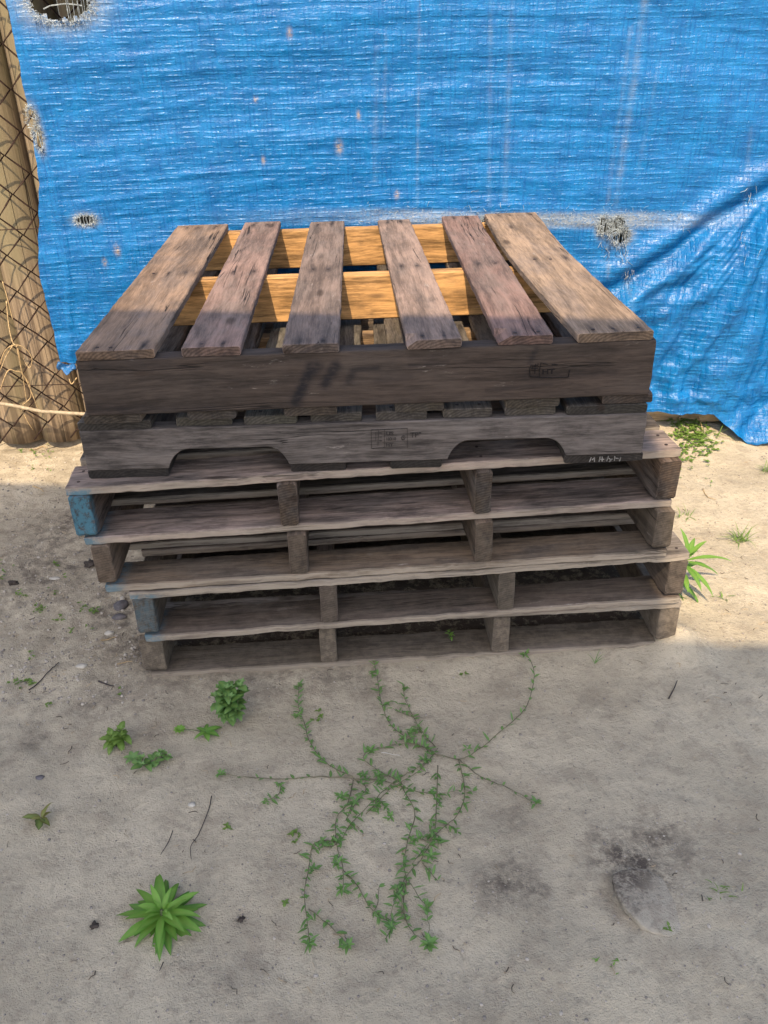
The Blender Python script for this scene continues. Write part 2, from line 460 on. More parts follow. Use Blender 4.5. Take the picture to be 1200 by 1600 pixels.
for (px, py) in ((eL.x + .1, -3.05), (eR.x - .1, -3.05), (eL.x + .1, -1.4), (eR.x - .1, -2.2)):
    s = 0.06
    vs = [(px + a*s, py + 2 + b*s, z) for z in (0, EZ) for a, b in ((-1, -1), (1, -1), (1, 1), (-1, 1))]
    mesh_obj('post', vs, [(0, 1, 2, 3), (7, 6, 5, 4), (0, 4, 5, 1), (1, 5, 6, 2), (2, 6, 7, 3), (3, 7, 4, 0)], M_BLOCKER, blocker)

# ------------------------------------------------------------------ boards
def beam(name, p0, p1, W, T, mat, parent, color, W1=None, side=None, zlow=None, zhi=None, lift=None, step=0.02,
         ny=2, nz=1, r=0.0025, rag=0.0012, nails=None, stain=None, paint=None, seed=None, label=None, chamfer=None, bow=None):
    """a timber from p0 to p1 (centres of its underside); local X along it, Y across, Z up.
    zlow/zhi/lift/bow are functions of the fraction along it; stain/paint of the local point."""
    p0, p1 = Vector(p0), Vector(p1)
    L = (p1 - p0).length
    ex = (p1 - p0).normalized()
    if side is None: ey = Vector((0, 0, 1)).cross(ex).normalized()
    else: ey = (Vector(side) - ex*Vector(side).dot(ex)).normalized()
    ez = ex.cross(ey)
    M = Matrix((( ex.x, ey.x, ez.x, p0.x), (ex.y, ey.y, ez.y, p0.y), (ex.z, ey.z, ez.z, p0.z), (0, 0, 0, 1)))
    W1 = W if W1 is None else W1
    sd = random.uniform(0, 500) if seed is None else seed
    n = max(6, int(L/step))
    us = [0.0, min(0.003/L, .01)] + [i/n for i in range(1, n)] + [1 - min(0.003/L, .01), 1.0]
    V, FQ, fm = [], [], []
    # section: points (a across -0.5..0.5, b up 0..1) round the loop
    def loop(w, z0, z1, k):
        h = z1 - z0
        rr = min(r, h*0.3, w*0.3)
        pts = []
        for i in range(ny + 1): pts.append((-w/2 + rr + (w - 2*rr)*i/ny, z0))
        for i in range(nz + 1): pts.append((w/2, z0 + rr + (h - 2*rr)*i/nz))
        for i in range(ny + 1): pts.append((w/2 - rr - (w - 2*rr)*i/ny, z1))
        for i in range(nz + 1): pts.append((-w/2, z1 - rr - (h - 2*rr)*i/nz))
        return pts
    for ui, u in enumerate(us):
        w_ = lerp(W, W1, u)
        z0 = zlow(u) if zlow else 0.0
        z1 = zhi(u) if zhi else T
        dz = lift(u) if lift else 0.0
        db = bow(u) if bow else 0.0
        endk = 0.0015 if ui in (0, len(us) - 1) else 0.0
        x = u*L
        for (a, b) in loop(w_ - 2*endk, z0 + endk*0.6, z1 - endk*0.6, ui):
            sa = 1 if a > 0 else -1
            e = rag*(N(x*22, sa*7 + sd, b*9) + 0.8*N(x*75, sa*5 + sd, b*20))*1.6
            ez_ = rag*0.6*(N(x*14, sd + 40, a*10) + 0.4*N(x*60, sd + 9, a*30))
            if nz > 2: e *= 0.5
            yy = a + (e if abs(a) > w_*0.42 else e*0.3) + db
            zz = b + ez_ + dz
            xx = x
            if ui in (0, len(us) - 1):
                xx += rag*1.2*N(a*60, sd, b*40)
            if chamfer:
                q = chamfer(u, a/w_, b)
                if q: zz = min(zz, q)
            V.append((xx, yy, zz))
    m = len(V)//len(us)
    for i in range(len(us) - 1):
        for j in range(m):
            a, b = i*m + j, i*m + (j + 1) % m
            FQ.append((a, b, b + m, a + m)); fm.append(0)
    FQ.append(tuple(reversed(range(m)))); fm.append(0)
    FQ.append(tuple(range((len(us) - 1)*m, len(us)*m))); fm.append(0)
    # nail heads on the top
    for (u, a) in nails or []:
        x, y = u*L, a*lerp(W, W1, u)
        z = (zhi(u) if zhi else T) + (lift(u) if lift else 0) + 0.0006
        k = len(V); rr = 0.0042
        for q in range(8): V.append((x + rr*math.cos(q*math.pi/4), y + rr*math.sin(q*math.pi/4), z - 0.002))
        for q in range(8): V.append((x + rr*.8*math.cos(q*math.pi/4), y + rr*.8*math.sin(q*math.pi/4), z))
        for q in range(8):
            FQ.append((k + q, k + (q + 1) % 8, k + 8 + (q + 1) % 8, k + 8 + q)); fm.append(1)
        FQ.append(tuple(range(k + 8, k + 16))); fm.append(1)
    at = {'stain': [0.0]*len(V), 'paint': [0.0]*len(V)}
    if stain: at['stain'] = [stain(*v) for v in V]
    elif nails is not None:                    # rust bleeding round the nails
        pass
    if paint: at['paint'] = [paint(*v) for v in V]
    o = mesh_obj(name, V, FQ, mat, attrs=at, mats=[M_NAIL], fmat=fm)
    o.color = (*color, 1)
    place(o, M, parent)
    if label: o['label'] = label
    return o

def jit(c, k=0.12):
    f = 1 + random.uniform(-k, k)
    return tuple(max(0.01, q*f*(1 + random.uniform(-k*.3, k*.3))) for q in c)

b_, s_ = 0.0184, 0.0968
t_ = s_ + 2*b_
Z = {'F': 0.0, 'E': t_, 'D': 2*t_, 'C': 2*t_ + b_ + s_}
Z['B'] = Z['C'] + t_
sB, sA = 0.0857, 0.1083
Z['A'] = Z['B'] + 2*b_ + sB
FR = {'F': ((-.5545, 1.4787), (.6686, 1.5400)), 'E': ((-.5368, 1.4437), (.6648, 1.5316)), 'D': ((-.5957, 1.4428), (.6134, 1.5197)),
      'C': ((-.6183, 1.4466), (.6107, 1.5301)), 'B': ((-.5805, 1.4806), (.5126, 1.4882)), 'A': ((-.5518, 1.4649), (.5117, 1.4914))}

def frame(k):
    L, Rr = Vector(FR[k][0]), Vector(FR[k][1])
    d = (Rr - L); w = d.length; d.normalize()
    n = Vector((-d.y, d.x))
    def P(a, b, z): 
        q = L + d*a + n*b
        return (q.x, q.y, z)
    return P, w, d, n

PALE = (0.19, 0.145, 0.110); BROWN = (0.125, 0.090, 0.066); GREYB = (0.110, 0.088, 0.072); DK = (0.050, 0.042, 0.038)

def deck_pallet(k, label, sx, mat, tint, top_rows, bot_rows, top_skew=(0, 0), bot_skew=(0, 0), depth=1.016, proud=0.0, group=None,
                paintL=None, bm=None, tint_front=None, bot_front=None, matf=None):
    """pallet whose stringer ends face the camera; sx are their left edges (metres from the left corner)"""
    P, wd, d, n = frame(k); z = Z[k]
    mid = P(wd/2, depth/2, z)
    root = thing('wooden_pallet', label, 'pallet', mid, math.atan2(d.y, d.x), 'pallets in the stack')
    for i, (x, sw) in enumerate(sx):
        pf = (paintL if i == 0 else None)
        beam('stringer', P(x + sw/2, -proud, z + b_), P(x + sw/2, depth, z + b_), sw, s_, matf or mat, root, jit(tint), step=0.03, ny=3, nz=5, r=0.004,
             rag=0.0022, paint=pf, zlow=(lambda u: 0.012*max(0, 1 - u/0.012)**2) if i in (0, 3) else None)
    for j, (y0, y1) in enumerate(top_rows):
        o0, o1 = (top_skew if j == 0 else (0, 0))
        c = tint_front if (j == 0 and tint_front) else jit(tuple(q*.7 for q in tint), 0.2)  # inner boards darkened: shade of the gaps put into their tint
        ym = (y0 + y1)/2
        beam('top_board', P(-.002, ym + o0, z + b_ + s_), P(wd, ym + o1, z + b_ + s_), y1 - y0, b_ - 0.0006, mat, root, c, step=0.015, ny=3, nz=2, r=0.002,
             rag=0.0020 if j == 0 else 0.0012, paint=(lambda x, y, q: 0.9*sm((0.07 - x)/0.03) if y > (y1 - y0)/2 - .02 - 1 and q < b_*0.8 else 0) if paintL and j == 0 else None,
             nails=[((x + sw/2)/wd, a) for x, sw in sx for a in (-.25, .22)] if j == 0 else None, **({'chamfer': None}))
    for j, (y0, y1) in enumerate(bot_rows):
        o0, o1 = (bot_skew if j == 0 else (0, 0))
        ym = (y0 + y1)/2
        c = bot_front if (j == 0 and bot_front) else jit(tint if j == 0 else tuple(q*.7 for q in tint), 0.2)  # inner bottom boards likewise tinted darker for gap shade
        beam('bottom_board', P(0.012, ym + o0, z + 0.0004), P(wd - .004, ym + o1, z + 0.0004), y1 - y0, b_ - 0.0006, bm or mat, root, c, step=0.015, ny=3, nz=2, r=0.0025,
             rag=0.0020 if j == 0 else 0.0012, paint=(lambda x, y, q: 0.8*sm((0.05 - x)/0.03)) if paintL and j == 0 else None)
    return root

def sx_from_px(k, zz, pairs):
    """left edge and width of each stringer from its measured x in the photo"""
    P, wd, d, n = frame(k); L = Vector(FR[k][0])
    out = []
    for xa, xb, y in pairs:
        qa, qb = atz(xa, y, zz), atz(xb, y, zz)
        a = (Vector((qa.x, qa.y)) - L).dot(d); b = (Vector((qb.x, qb.y)) - L).dot(d)
        out.append((a, b - a))
    return out

def fix(sx, wd, last=0.041):
    sx = list(sx)
    sx[0] = (0.0005, sx[0][1])
    sx[-1] = (wd - last - 0.0005, last)
    return sx

zf = lambda k, f: Z[k] + f
sxF = fix(sx_from_px('F', Z['F'] + b_, [(226, 262, 1045), (502, 527, 1030), (768, 795, 1018), (1027, 1057, 1003)]), 1.225, 0.045)
sxE = fix(sx_from_px('E', Z['E'] + b_ + s_*.5, [(208, 240, 962), (500, 527, 940), (777, 803, 920), (1042, 1071, 905)]), 1.205, 0.042)
sxD = fix(sx_from_px('D', Z['D'] + b_ + s_*.5, [(148, 176, 885), (451, 480, 868), (741, 769, 845), (1028, 1051, 830)]), 1.212, 0.040)
sxC = fix(sx_from_px('C', Z['C'] + b_ + s_*.5, [(110, 143, 810), (436, 465, 788), (742, 769, 772), (1040, 1066, 755)]), 1.232, 0.043)
print('stringers', [[(round(a, 3), round(b, 3)) for a, b in q] for q in (sxF, sxE, sxD, sxC)])

rows7 = [(0.0, 0.100), (0.128, 0.218), (0.246, 0.336), (0.368, 0.458), (0.492, 0.582), (0.616, 0.706), (0.740, 0.832), (0.880, 1.016)]
rows5b = [(0.0, 0.105), (0.22, 0.31), (0.46, 0.55), (0.70, 0.79), (0.911, 1.016)]
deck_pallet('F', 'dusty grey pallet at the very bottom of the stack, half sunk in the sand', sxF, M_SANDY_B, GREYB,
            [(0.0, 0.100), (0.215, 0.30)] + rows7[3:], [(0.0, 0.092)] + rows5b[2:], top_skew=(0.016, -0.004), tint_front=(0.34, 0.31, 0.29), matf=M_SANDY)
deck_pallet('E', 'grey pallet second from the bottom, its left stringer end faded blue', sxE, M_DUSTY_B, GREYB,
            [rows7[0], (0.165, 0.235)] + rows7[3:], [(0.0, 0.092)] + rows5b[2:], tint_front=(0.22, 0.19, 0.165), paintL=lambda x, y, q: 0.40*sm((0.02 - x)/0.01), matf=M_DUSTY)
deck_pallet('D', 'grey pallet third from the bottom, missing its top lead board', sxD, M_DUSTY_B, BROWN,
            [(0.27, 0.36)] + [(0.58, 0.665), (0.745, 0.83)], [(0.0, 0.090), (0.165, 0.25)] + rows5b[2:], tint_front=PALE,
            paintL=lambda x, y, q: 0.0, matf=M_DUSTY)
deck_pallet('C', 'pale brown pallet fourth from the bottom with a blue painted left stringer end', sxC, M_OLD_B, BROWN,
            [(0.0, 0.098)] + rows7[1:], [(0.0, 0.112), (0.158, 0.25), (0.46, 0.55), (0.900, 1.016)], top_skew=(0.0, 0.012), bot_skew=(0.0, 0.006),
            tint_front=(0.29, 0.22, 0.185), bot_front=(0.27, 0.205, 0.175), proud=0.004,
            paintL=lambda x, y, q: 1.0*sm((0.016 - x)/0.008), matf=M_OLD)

# ---- B: notched stringers facing the camera
P, wd, d, n = frame('B'); z = Z['B']; dB = 1.09
rootB = thing('wooden_pallet', 'dark grey pallet with notched front stringer, second from the top', 'pallet', P(wd/2, dB/2, z), math.atan2(d.y, d.x), 'pallets in the stack')
def notch(lo):
    spans = [(atz(270, 720, z + b_), atz(453, 720, z + b_)), (atz(697, 705, z + b_), atz(880, 705, z + b_))]
    L = Vector(FR['B'][0])
    sp = [((Vector((a.x, a.y)) - L).dot(d)/wd, (Vector((b.x, b.y)) - L).dot(d)/wd) for a, b in spans]
    def f(u):
        for a, b in sp:
            if a < u < b:
                e = 0.034/wd*1.3
                q = min(u - a, b - u)/e
                return 0.040*(1 - (1 - min(1, q))**2.2) ** 0.75 if q < 1 else 0.040
        return 0.0
    return f
for i, yy in enumerate((0.0, 0.535, 1.05)):
    beam('stringer', P(0, yy + 0.019, z + b_), P(wd, yy + 0.019, z + b_), 0.038, sB - 0.0004, M_OLD if i == 0 else M_FRESH, rootB,
         (0.100, 0.086, 0.080) if i == 0 else (0.30, 0.2, 0.12), zlow=notch(0), step=0.004, ny=2, nz=10, r=0.002, rag=0.0009)
L2 = Vector(FR['B'][0])
def ax(px, py, zz):
    q = atz(px, py, zz); return (Vector((q.x, q.y)) - L2).dot(d)
topB = [(122, 236, 672), (275, 361, 671), (380, 463, 669), (485, 565, 664), (588, 668, 661), (693, 772, 658), (790, 871, 655), (885, 1012, 648)]
for i, (a, b, py) in enumerate(topB):
    xa, xb = ax(a, py, z + b_ + sB), ax(b, py, z + b_ + sB)
    if i == 0: xa = 0.0
    if i == 7: xb = wd
    sb = 0.001 + [0.0, .006, .003, .007, .004, .006, .008, .002][i]
    beam('top_board', P((xa + xb)/2, sb, z + b_ + sB), P((xa + xb)/2 + random.uniform(-.006, .006), dB, z + b_ + sB), xb - xa, b_ - 0.0004,
         M_DARK if i in (0, 7) else M_OLD, rootB, jit((0.07, 0.062, 0.056) if i in (0, 7) else (0.115, 0.105, 0.082)), step=0.015, ny=4, nz=2, rag=0.0016,
         nails=[(0.02, -.25), (0.021, .2)])
botB = [(140, 263, 748), (457, 541, 738), (610, 692, 733), (880, 1003, 720)]
for i, (a, b, py) in enumerate(botB):
    xa, xb = ax(a, py, z), ax(b, py, z)
    beam('bottom_board', P((xa + xb)/2, 0.003, z + 0.0004), P((xa + xb)/2, dB, z + 0.0004), xb - xa, b_ - 0.0006, M_DARK, rootB, jit(DK), step=0.015, ny=4, nz=2, rag=0.0018)

# ---- A: the top pallet
P, wd, d, n = frame('A'); z = Z['A']; dA = 1.135
rootA = thing('wooden_pallet', 'top pallet of the stack, six reddish brown deck boards above a tall dark stringer', 'pallet', P(wd/2, dA/2, z), math.atan2(d.y, d.x), 'pallets in the stack')
LA2 = Vector(FR['A'][0])
def to_xz(px, py):              # a photo point on the front stringer's face -> metres along and above its lower edge
    o = Vector((0, 0, H)); dr = ray(px, py)
    nn = Vector((n.x, n.y, 0)); q0 = Vector((LA2.x, LA2.y, 0))
    t = (q0 - o).dot(nn)/dr.dot(nn); q = o + dr*t
    return (Vector((q.x, q.y)) - LA2).dot(d), q.z - (z + b_)
STR = [((487, 573), (462, 628), .011, 1.1), ((496, 572), (486, 582), .012, .9), ((524, 572), (508, 600), .011, 1.0), ((556, 578), (590, 575), .005, .8),
       ((552, 580), (545, 596), .008, .7), ((590, 596), (640, 590), .009, .35), ((640, 571), (700, 566), .004, .5), ((760, 610), (860, 600), .004, .5),
       ((838, 545), (828, 566), .006, .6), ((150, 570), (260, 566), .012, .35), ((140, 640), (330, 640), .01, .4), ((820, 590), (960, 582), .008, .35)]
STR = [(to_xz(*a), to_xz(*b), r, s) for a, b, r, s in STR]
def stainA(x, y, zz):
    if y > -0.015: return 0.0
    v = 0.0
    for (ax_, az), (bx, bz), r, s in STR:
        dx, dz = bx - ax_, bz - az
        t = max(0, min(1, ((x - ax_)*dx + (zz - az)*dz)/(dx*dx + dz*dz)))
        q = math.hypot(x - ax_ - t*dx, zz - az - t*dz)
        v = max(v, s*math.exp(-(q/r)**3))
    return v
beam('stringer', P(0, 0.019, z + b_), P(wd, 0.019, z + b_), 0.038, sA - 0.0004, M_TALL, rootA, (0.054, 0.040, 0.033), step=0.004, ny=2, nz=26, r=0.002, rag=0.001,
     stain=stainA, label='dark front stringer with a branded stamp and black streaks', seed=11)
for yy in (0.548, 1.09):
    beam('stringer', P(0.003, yy + 0.019, z + b_), P(wd - .002, yy + 0.019, z + b_), 0.038, sA - 0.0004, M_FRESH, rootA, (0.47, 0.262, 0.105), step=0.02, ny=2, nz=4,
         label='unweathered yellow inner stringer')
ztop = z + b_ + sA
tA = [((-0.549, -0.408), (-0.589, -0.439)), ((-0.359, -0.252), (-0.389, -0.282)), ((-0.176, -0.073), (-0.194, -0.093)),
      ((0.051, 0.151), (0.006, 0.101)), ((0.217, 0.319), (0.196, 0.304)), ((0.364, 0.505), (0.321, 0.475))]
colA = [(0.245, 0.165, 0.115), (0.235, 0.155, 0.128), (0.195, 0.142, 0.118), (0.270, 0.190, 0.152), (0.220, 0.138, 0.115), (0.290, 0.205, 0.142)]
for i, ((fa, fb), (ba, bb)) in enumerate(tA):
    f0 = P(0, 0.002, ztop); 
    y0 = FR['A'][0][1] + (fa + fb)/2*0.0249 + 0.013 + (0.0 if i != 3 and i != 2 else -0.004)
    y1 = 2.60 - i*0.002
    T = b_ - 0.0004
    kw = {}
    if i == 5: kw = dict(lift=lambda u: 0.010*sm((u - 0.62)/0.38) + 0.006*math.sin(u*3.1), bow=lambda u: 0.016*math.sin(u*math.pi))
    elif i == 3: kw = dict(chamfer=lambda u, a, b: (T - (a - .30)*0.065) if (b > T*.5 and a > .30 and u < .03) else None)
    elif i == 4: kw = dict(chamfer=lambda u, a, b: (T - (a - .25)*0.055) if (b > T*.5 and a > .25 and u < .04) else None, lift=lambda u: 0.006*sm((u - .8)/.2))
    elif i == 1: kw = dict(lift=lambda u: 0.004*sm((u - .8)/.2))
    nl = [(u, a) for u in (0.018, 0.49, 0.965) for a in ((-.3, .05, .3) if i in (0, 5) else (-.2, .22))]
    nl = [(u + random.uniform(-.004, .004), a + random.uniform(-.06, .06)) for u, a in nl]
    W0, W1 = fb - fa, bb - ba
    def stn(x, y, q, i=i, W0=W0, nl=nl):
        v = 0
        for (u, a) in nl:
            qx, qy = (x - u*1.12)/0.030, (y - a*W0)/0.006
            v = max(v, 1.0*math.exp(-(qx*qx + qy*qy)))
        return v
    beam('top_board', ((fa + fb)/2, y0, ztop), ((ba + bb)/2, y1, ztop), W0, T, M_TOP, rootA, colA[i], W1=W1, step=0.008, ny=14, nz=3, rag=0.0018, nails=nl, stain=stn, seed=20 + i*7, **kw)
botA = [(136, 225, 657), (297, 370, 650), (445, 526, 645), (617, 693, 638), (787, 872, 633), (936, 1016, 625)]
for i, (a, b, py) in enumerate(botA):
    qa, qb = atz(a, py, z), atz(b, py, z)
    xa, xb = (Vector((qa.x, qa.y)) - LA2).dot(d), (Vector((qb.x, qb.y)) - LA2).dot(d)
    beam('bottom_board', P((xa + xb)/2, 0.004, z + 0.0004), P((xa + xb)/2, dA, z + 0.0004), xb - xa, b_ - 0.0006, M_OLD, rootA, jit((0.10, 0.078, 0.060)), step=0.015, ny=4, nz=2, rag=0.0018)

# ---- marks burnt or stamped on the two upper stringers, and white paint dabs on a board end
def face_pt(px, py, k, off):
    P_, wd_, d_, n_2 = frame(k); L = Vector(FR[k][0])
    o = Vector((0, 0, H)); dr = ray(px, py); nn = Vector((n_2.x, n_2.y, 0))
    t = (Vector((L.x, L.y, 0)) - nn*off - o).dot(nn)/dr.dot(nn)
    return o + dr*t, nn

def stroke(vs, fs, a, b, wdt, k, off=0.0016):
    pa, nn = face_pt(*a, k, off); pb, _ = face_pt(*b, k, off)
    e = (pb - pa); e.normalize(); s = e.cross(nn).normalized()*wdt/2
    kx = len(vs)
    for q in (pa - s, pb - s, pb + s, pa + s): vs.append(q)
    for q in (pa - s, pb - s, pb + s, pa + s): vs.append(q + nn*0.003)
    fs += [(kx, kx + 1, kx + 2, kx + 3), (kx, kx + 4, kx + 5, kx + 1), (kx + 1, kx + 5, kx + 6, kx + 2), (kx + 2, kx + 6, kx + 7, kx + 3), (kx + 3, kx + 7, kx + 4, kx)]

def stamp(name, k, parent, lines, texts, mat, lw):
    vs, fs = [], []
    for pl in lines:
        for a, b in zip(pl, pl[1:]): stroke(vs, fs, a, b, lw, k)
    for body, px, py, size, sxs in texts:
        cu = bpy.data.curves.new('t', 'FONT'); cu.body = body; cu.size = size; cu.extrude = 0.0
        cu.offset = 0.0004
        ob = bpy.data.objects.new('t', cu); col.objects.link(ob)
        dg = bpy.context.evaluated_depsgraph_get()
        me = bpy.data.meshes.new_from_object(ob.evaluated_get(dg))
        o3, nn = face_pt(px, py, k, 0.0017)
        P_, wd_, d_, n_2 = frame(k); dd = Vector((d_.x, d_.y, 0))
        base = len(vs)
        for v in me.vertices: vs.append(o3 + dd*v.co.x*sxs + Vector((0, 0, 1))*v.co.y)
        for p in me.polygons: fs.append(tuple(base + i for i in p.vertices))
        bpy.data.objects.remove(ob); bpy.data.meshes.remove(me)
    o = mesh_obj(name, vs, fs, mat)
    place(o, Matrix.Identity(4), parent)
    return o

stamp('stamp', 'A', rootA, [
    [(830.5, 570), (827.5, 577), (828, 589), (843, 590), (862, 590.5), (888, 589.5), (890.5, 578)],
    [(845.5, 567), (843.5, 577), (842.5, 590)], [(848, 568.5), (856, 569.5)], [(862, 569.8), (872, 570)],
    [(830, 576.5), (841, 576)], [(833, 570), (832, 575)], [(837, 569), (835.5, 584)], [(834, 572), (840, 571)], [(841, 568), (840.5, 572)]],
    [('HT', 846.3, 584.8, 0.0135, 1.35)], M_INK, 0.0011)
stamp('stamp', 'B', rootB, [
    [(580, 672), (637, 669.5)], [(580, 672), (580.5, 701)], [(600.5, 671), (601, 701)], [(636.5, 669), (636.5, 700)],
    [(587, 676), (587, 690)], [(591.5, 673), (590.5, 697)], [(593, 677), (597, 677)], [(593, 683), (597, 683)], [(593, 689), (597, 689)],
    [(580.5, 701), (600, 700)], [(627, 684), (629, 681), (632, 681), (633, 684), (631.5, 687.5), (628.5, 687.5), (627, 684)], [(630, 682), (630, 687)]],
    [('US', 603, 680.0, 0.0098, 1.3), ('10310', 603, 688.5, 0.0092, 0.86), ('HT', 603, 697.5, 0.0088, 1.2), ('TP', 641, 683.5, 0.0145, 1.0), ('"', 654.5, 681, 0.010, 1.3)], M_INK2, 0.0007)
# white lettering remains on the board end under the right notch leg
vs, fs = [], []
random.seed(3)
for (x, y, dx, dy) in ((921, 722, 3, -7), (925, 719, 4, -3), (929, 722, 0, -7), (936, 722, 2, -8), (941, 721, 0, -7), (938, 718, 6, 0), (948, 721, 3, -8), (951, 716, 4, 3), (952, 722, 5, -5), (960, 720, 1, -7), (962, 716, 5, 1), (968, 721, 2, -6)):
    stroke(vs, fs, (x, y), (x + dx, y + dy), 0.0016, 'B', -0.0010)
place(mesh_obj('paint_marks', vs, fs, M_WPAINT), Matrix.Identity(4), rootB)
random.seed(17)

# splinter hanging from the pale pallet
def tube(vs, fs, pts, r0, r1=None, k=5, attr=None, val=0):
    r1 = r0 if r1 is None else r1
    pts = [Vector(p) for p in pts]; base = len(vs)
    for i, p in enumerate(pts):
        t = (pts[min(i + 1, len(pts) - 1)] - pts[max(i - 1, 0)])
        if t.length < 1e-9: t = Vector((0, 0, 1))
        t.normalize()
        u = t.cross(Vector((0.13, 0.31, 0.94))); 
        if u.length < 1e-3: u = t.cross(Vector((1, 0, 0)))
        u.normalize(); v = t.cross(u)
        r = lerp(r0, r1, i/max(1, len(pts) - 1))
        for q in range(k):
            a = 2*math.pi*q/k
            vs.append(p + u*(r*math.cos(a)) + v*(r*math.sin(a)))
    for i in range(len(pts) - 1):
        for q in range(k):
            a, b = base + i*k + q, base + i*k + (q + 1) % k
            fs.append((a, b, b + k, a + k))
    fs.append(tuple(base + q for q in range(k))[::-1]); fs.append(tuple(base + (len(pts) - 1)*k + q for q in range(k)))

# ------------------------------------------------------------------ log fence, chain link, tarp
fence = thing('log_fence', 'fence of upright round timber posts behind the blue tarp', 'fence', (0, 2.86, 0))
fx = -2.36
i = 0
random.seed(21)
while fx < 2.6:
    rr = 0.086 + random.uniform(-.004, .004)
    cx = fx
    if i == 7: cx = -1.165
    vs, fs = [], []
    kk = 28; ns = 24
    lean = random.uniform(-.006, .006)
    for a in range(ns + 1):
        zz = 0.008 + 2.20*a/ns
        for q in range(kk):
            an = 2*math.pi*q/kk
            r2 = rr*(1 + 0.025*N(math.cos(an)*1.5 + i*9, math.sin(an)*1.5, zz*1.3))
            vs.append((cx + lean*zz + r2*math.cos(an), r2*math.sin(an), zz))
    for a in range(ns):
        for q in range(kk):
            k0, k1 = a*kk + q, a*kk + (q + 1) % kk
            fs.append((k0, k1, k1 + kk, k0 + kk))
    fs.append(tuple(range(ns*kk, (ns + 1)*kk))); fs.append(tuple(range(kk))[::-1])
    o = mesh_obj('post', [(x - cx, y, zz) for x, y, zz in vs], fs, M_POST, fence, smooth=True)
    o.location = (cx, 0, 0)
    fx = cx + 2*rr + random.uniform(0.001, 0.006)
    i += 1
beam('rail', (0.60, 2.715, 0.055), (1.75, 2.715, 0.045), 0.03, 0.075, M_FRESH, fence, (0.34, 0.25, 0.15), step=0.05)

# chain link: zigzag wires, every second one mirrored, hooked together where they bend
link = thing('chain_link_fence', 'rusty dark chain link mesh fixed in front of the timber posts', 'fence', (0, 2.735, 0))
vs, fs = [], []
DX, DZ = 0.0635, 0.116       # half width of a diamond, its height
ox, oz = -1.235, 0.04
random.seed(9)
def knot(i, j):              # crossing i across, j half steps up, with a little sag of its own
    random.seed(i*131 + j*7 + 5000)
    return Vector((ox + i*DX + random.uniform(-.003, .003), 0, oz + j*DZ/2 + random.uniform(-.003, .003) + 0.01*math.sin(i*.5)))
for i in range(-8, 56):
    pts = []
    for j in range(0, 30):
        a = knot(i + (j % 2), j + (i % 2))
        zag = 1 if j % 2 else -1
        p = Vector((a.x - zag*0.003, 0.004 if zag > 0 else -0.004, a.z))
        # the wire bulges towards the posts and back between two hooks
        if pts:
            m_ = (pts[-1] + p)/2; m_.y += 0.003*math.sin(i*1.7 + j)
            pts.append(m_)
        pts.append(p)
    tube(vs, fs, pts, 0.0030, k=5)
mesh_obj('wire_mesh', vs, fs, M_WIRE, link, smooth=True)
for zz in (0.245, 0.760, 1.75):
    vs, fs = [], []
    tube(vs, fs, [(x*0.2 - 1.8, -0.006, zz + 0.002*math.sin(x*2.1)) for x in range(0, 20)], 0.0016)
    mesh_obj('tension_wire', vs, fs, M_WIRE, link, smooth=True)
vs, fs = [], []
tube(vs, fs, [(x, -0.03 + 0.004*math.sin(x*9), interp(x, [(-2.0, .33), (-1.55, .235), (-1.273, .202), (-1.16, .172), (-1.01, .159), (-.8, .15), (-.4, .165)])) for x in [-2 + 0.04*q for q in range(41)]], 0.0062, k=8)
o = mesh_obj('cable', vs, fs, M_CABLE, smooth=True)
o.location = (0, 2.70, 0)
tag(o, 'pale cream cable running along the foot of the chain link mesh', 'cable')

# dry creeper caught in the mesh
vs, fs = [], []
def cpts(pts, Y=2.705, k=6):
    ps = [aty(x, y, Y - dy) for x, y, dy in pts]
    out = []
    for a in range(len(ps) - 1):
        p0, p1, p2, p3 = ps[max(a - 1, 0)], ps[a], ps[a + 1], ps[min(a + 2, len(ps) - 1)]
        for q in range(k):
            t = q/k
            out.append(0.5*((2*p1) + (p2 - p0)*t + (2*p0 - 5*p1 + 4*p2 - p3)*t*t + (3*p1 - p0 - 3*p2 + p3)*t*t*t))
    out.append(ps[-1]); return out
for pl in ([(10, 470, 0), (14, 510, .01), (20, 535, .02), (28, 545, .03), (36, 590, .01), (42, 630, 0)],
           [(0, 570, .02), (8, 548, .03), (24, 539, .04), (40, 545, .03), (50, 560, .02), (46, 575, .01), (36, 560, 0)],
           [(26, 540, .03), (32, 570, .02), (36, 585, .01), (46, 600, 0), (48, 620, 0), (36, 632, .02), (38, 628, 0)],
           [(0, 610, .02), (12, 580, .02), (24, 580, .01), (38, 588, 0), (60, 640, .01)],
           [(4, 440, .02), (10, 460, .02), (15, 480, .02), (20, 500, .02)], [(20, 540, .02), (10, 556, .03), (0, 580, .03)],
           [(34, 640, .0), (44, 660, .01), (52, 672, .0)], [(120, 590, .0), (112, 600, .01), (108, 592, 0)]):
    tube(vs, fs, cpts(pl), 0.0022, 0.0012, k=5)
o = mesh_obj('dry_vine', vs, fs, M_STRAW, smooth=True)
tag(o, 'dry straw coloured vine tangled in the mesh left of the tarp', 'vine')

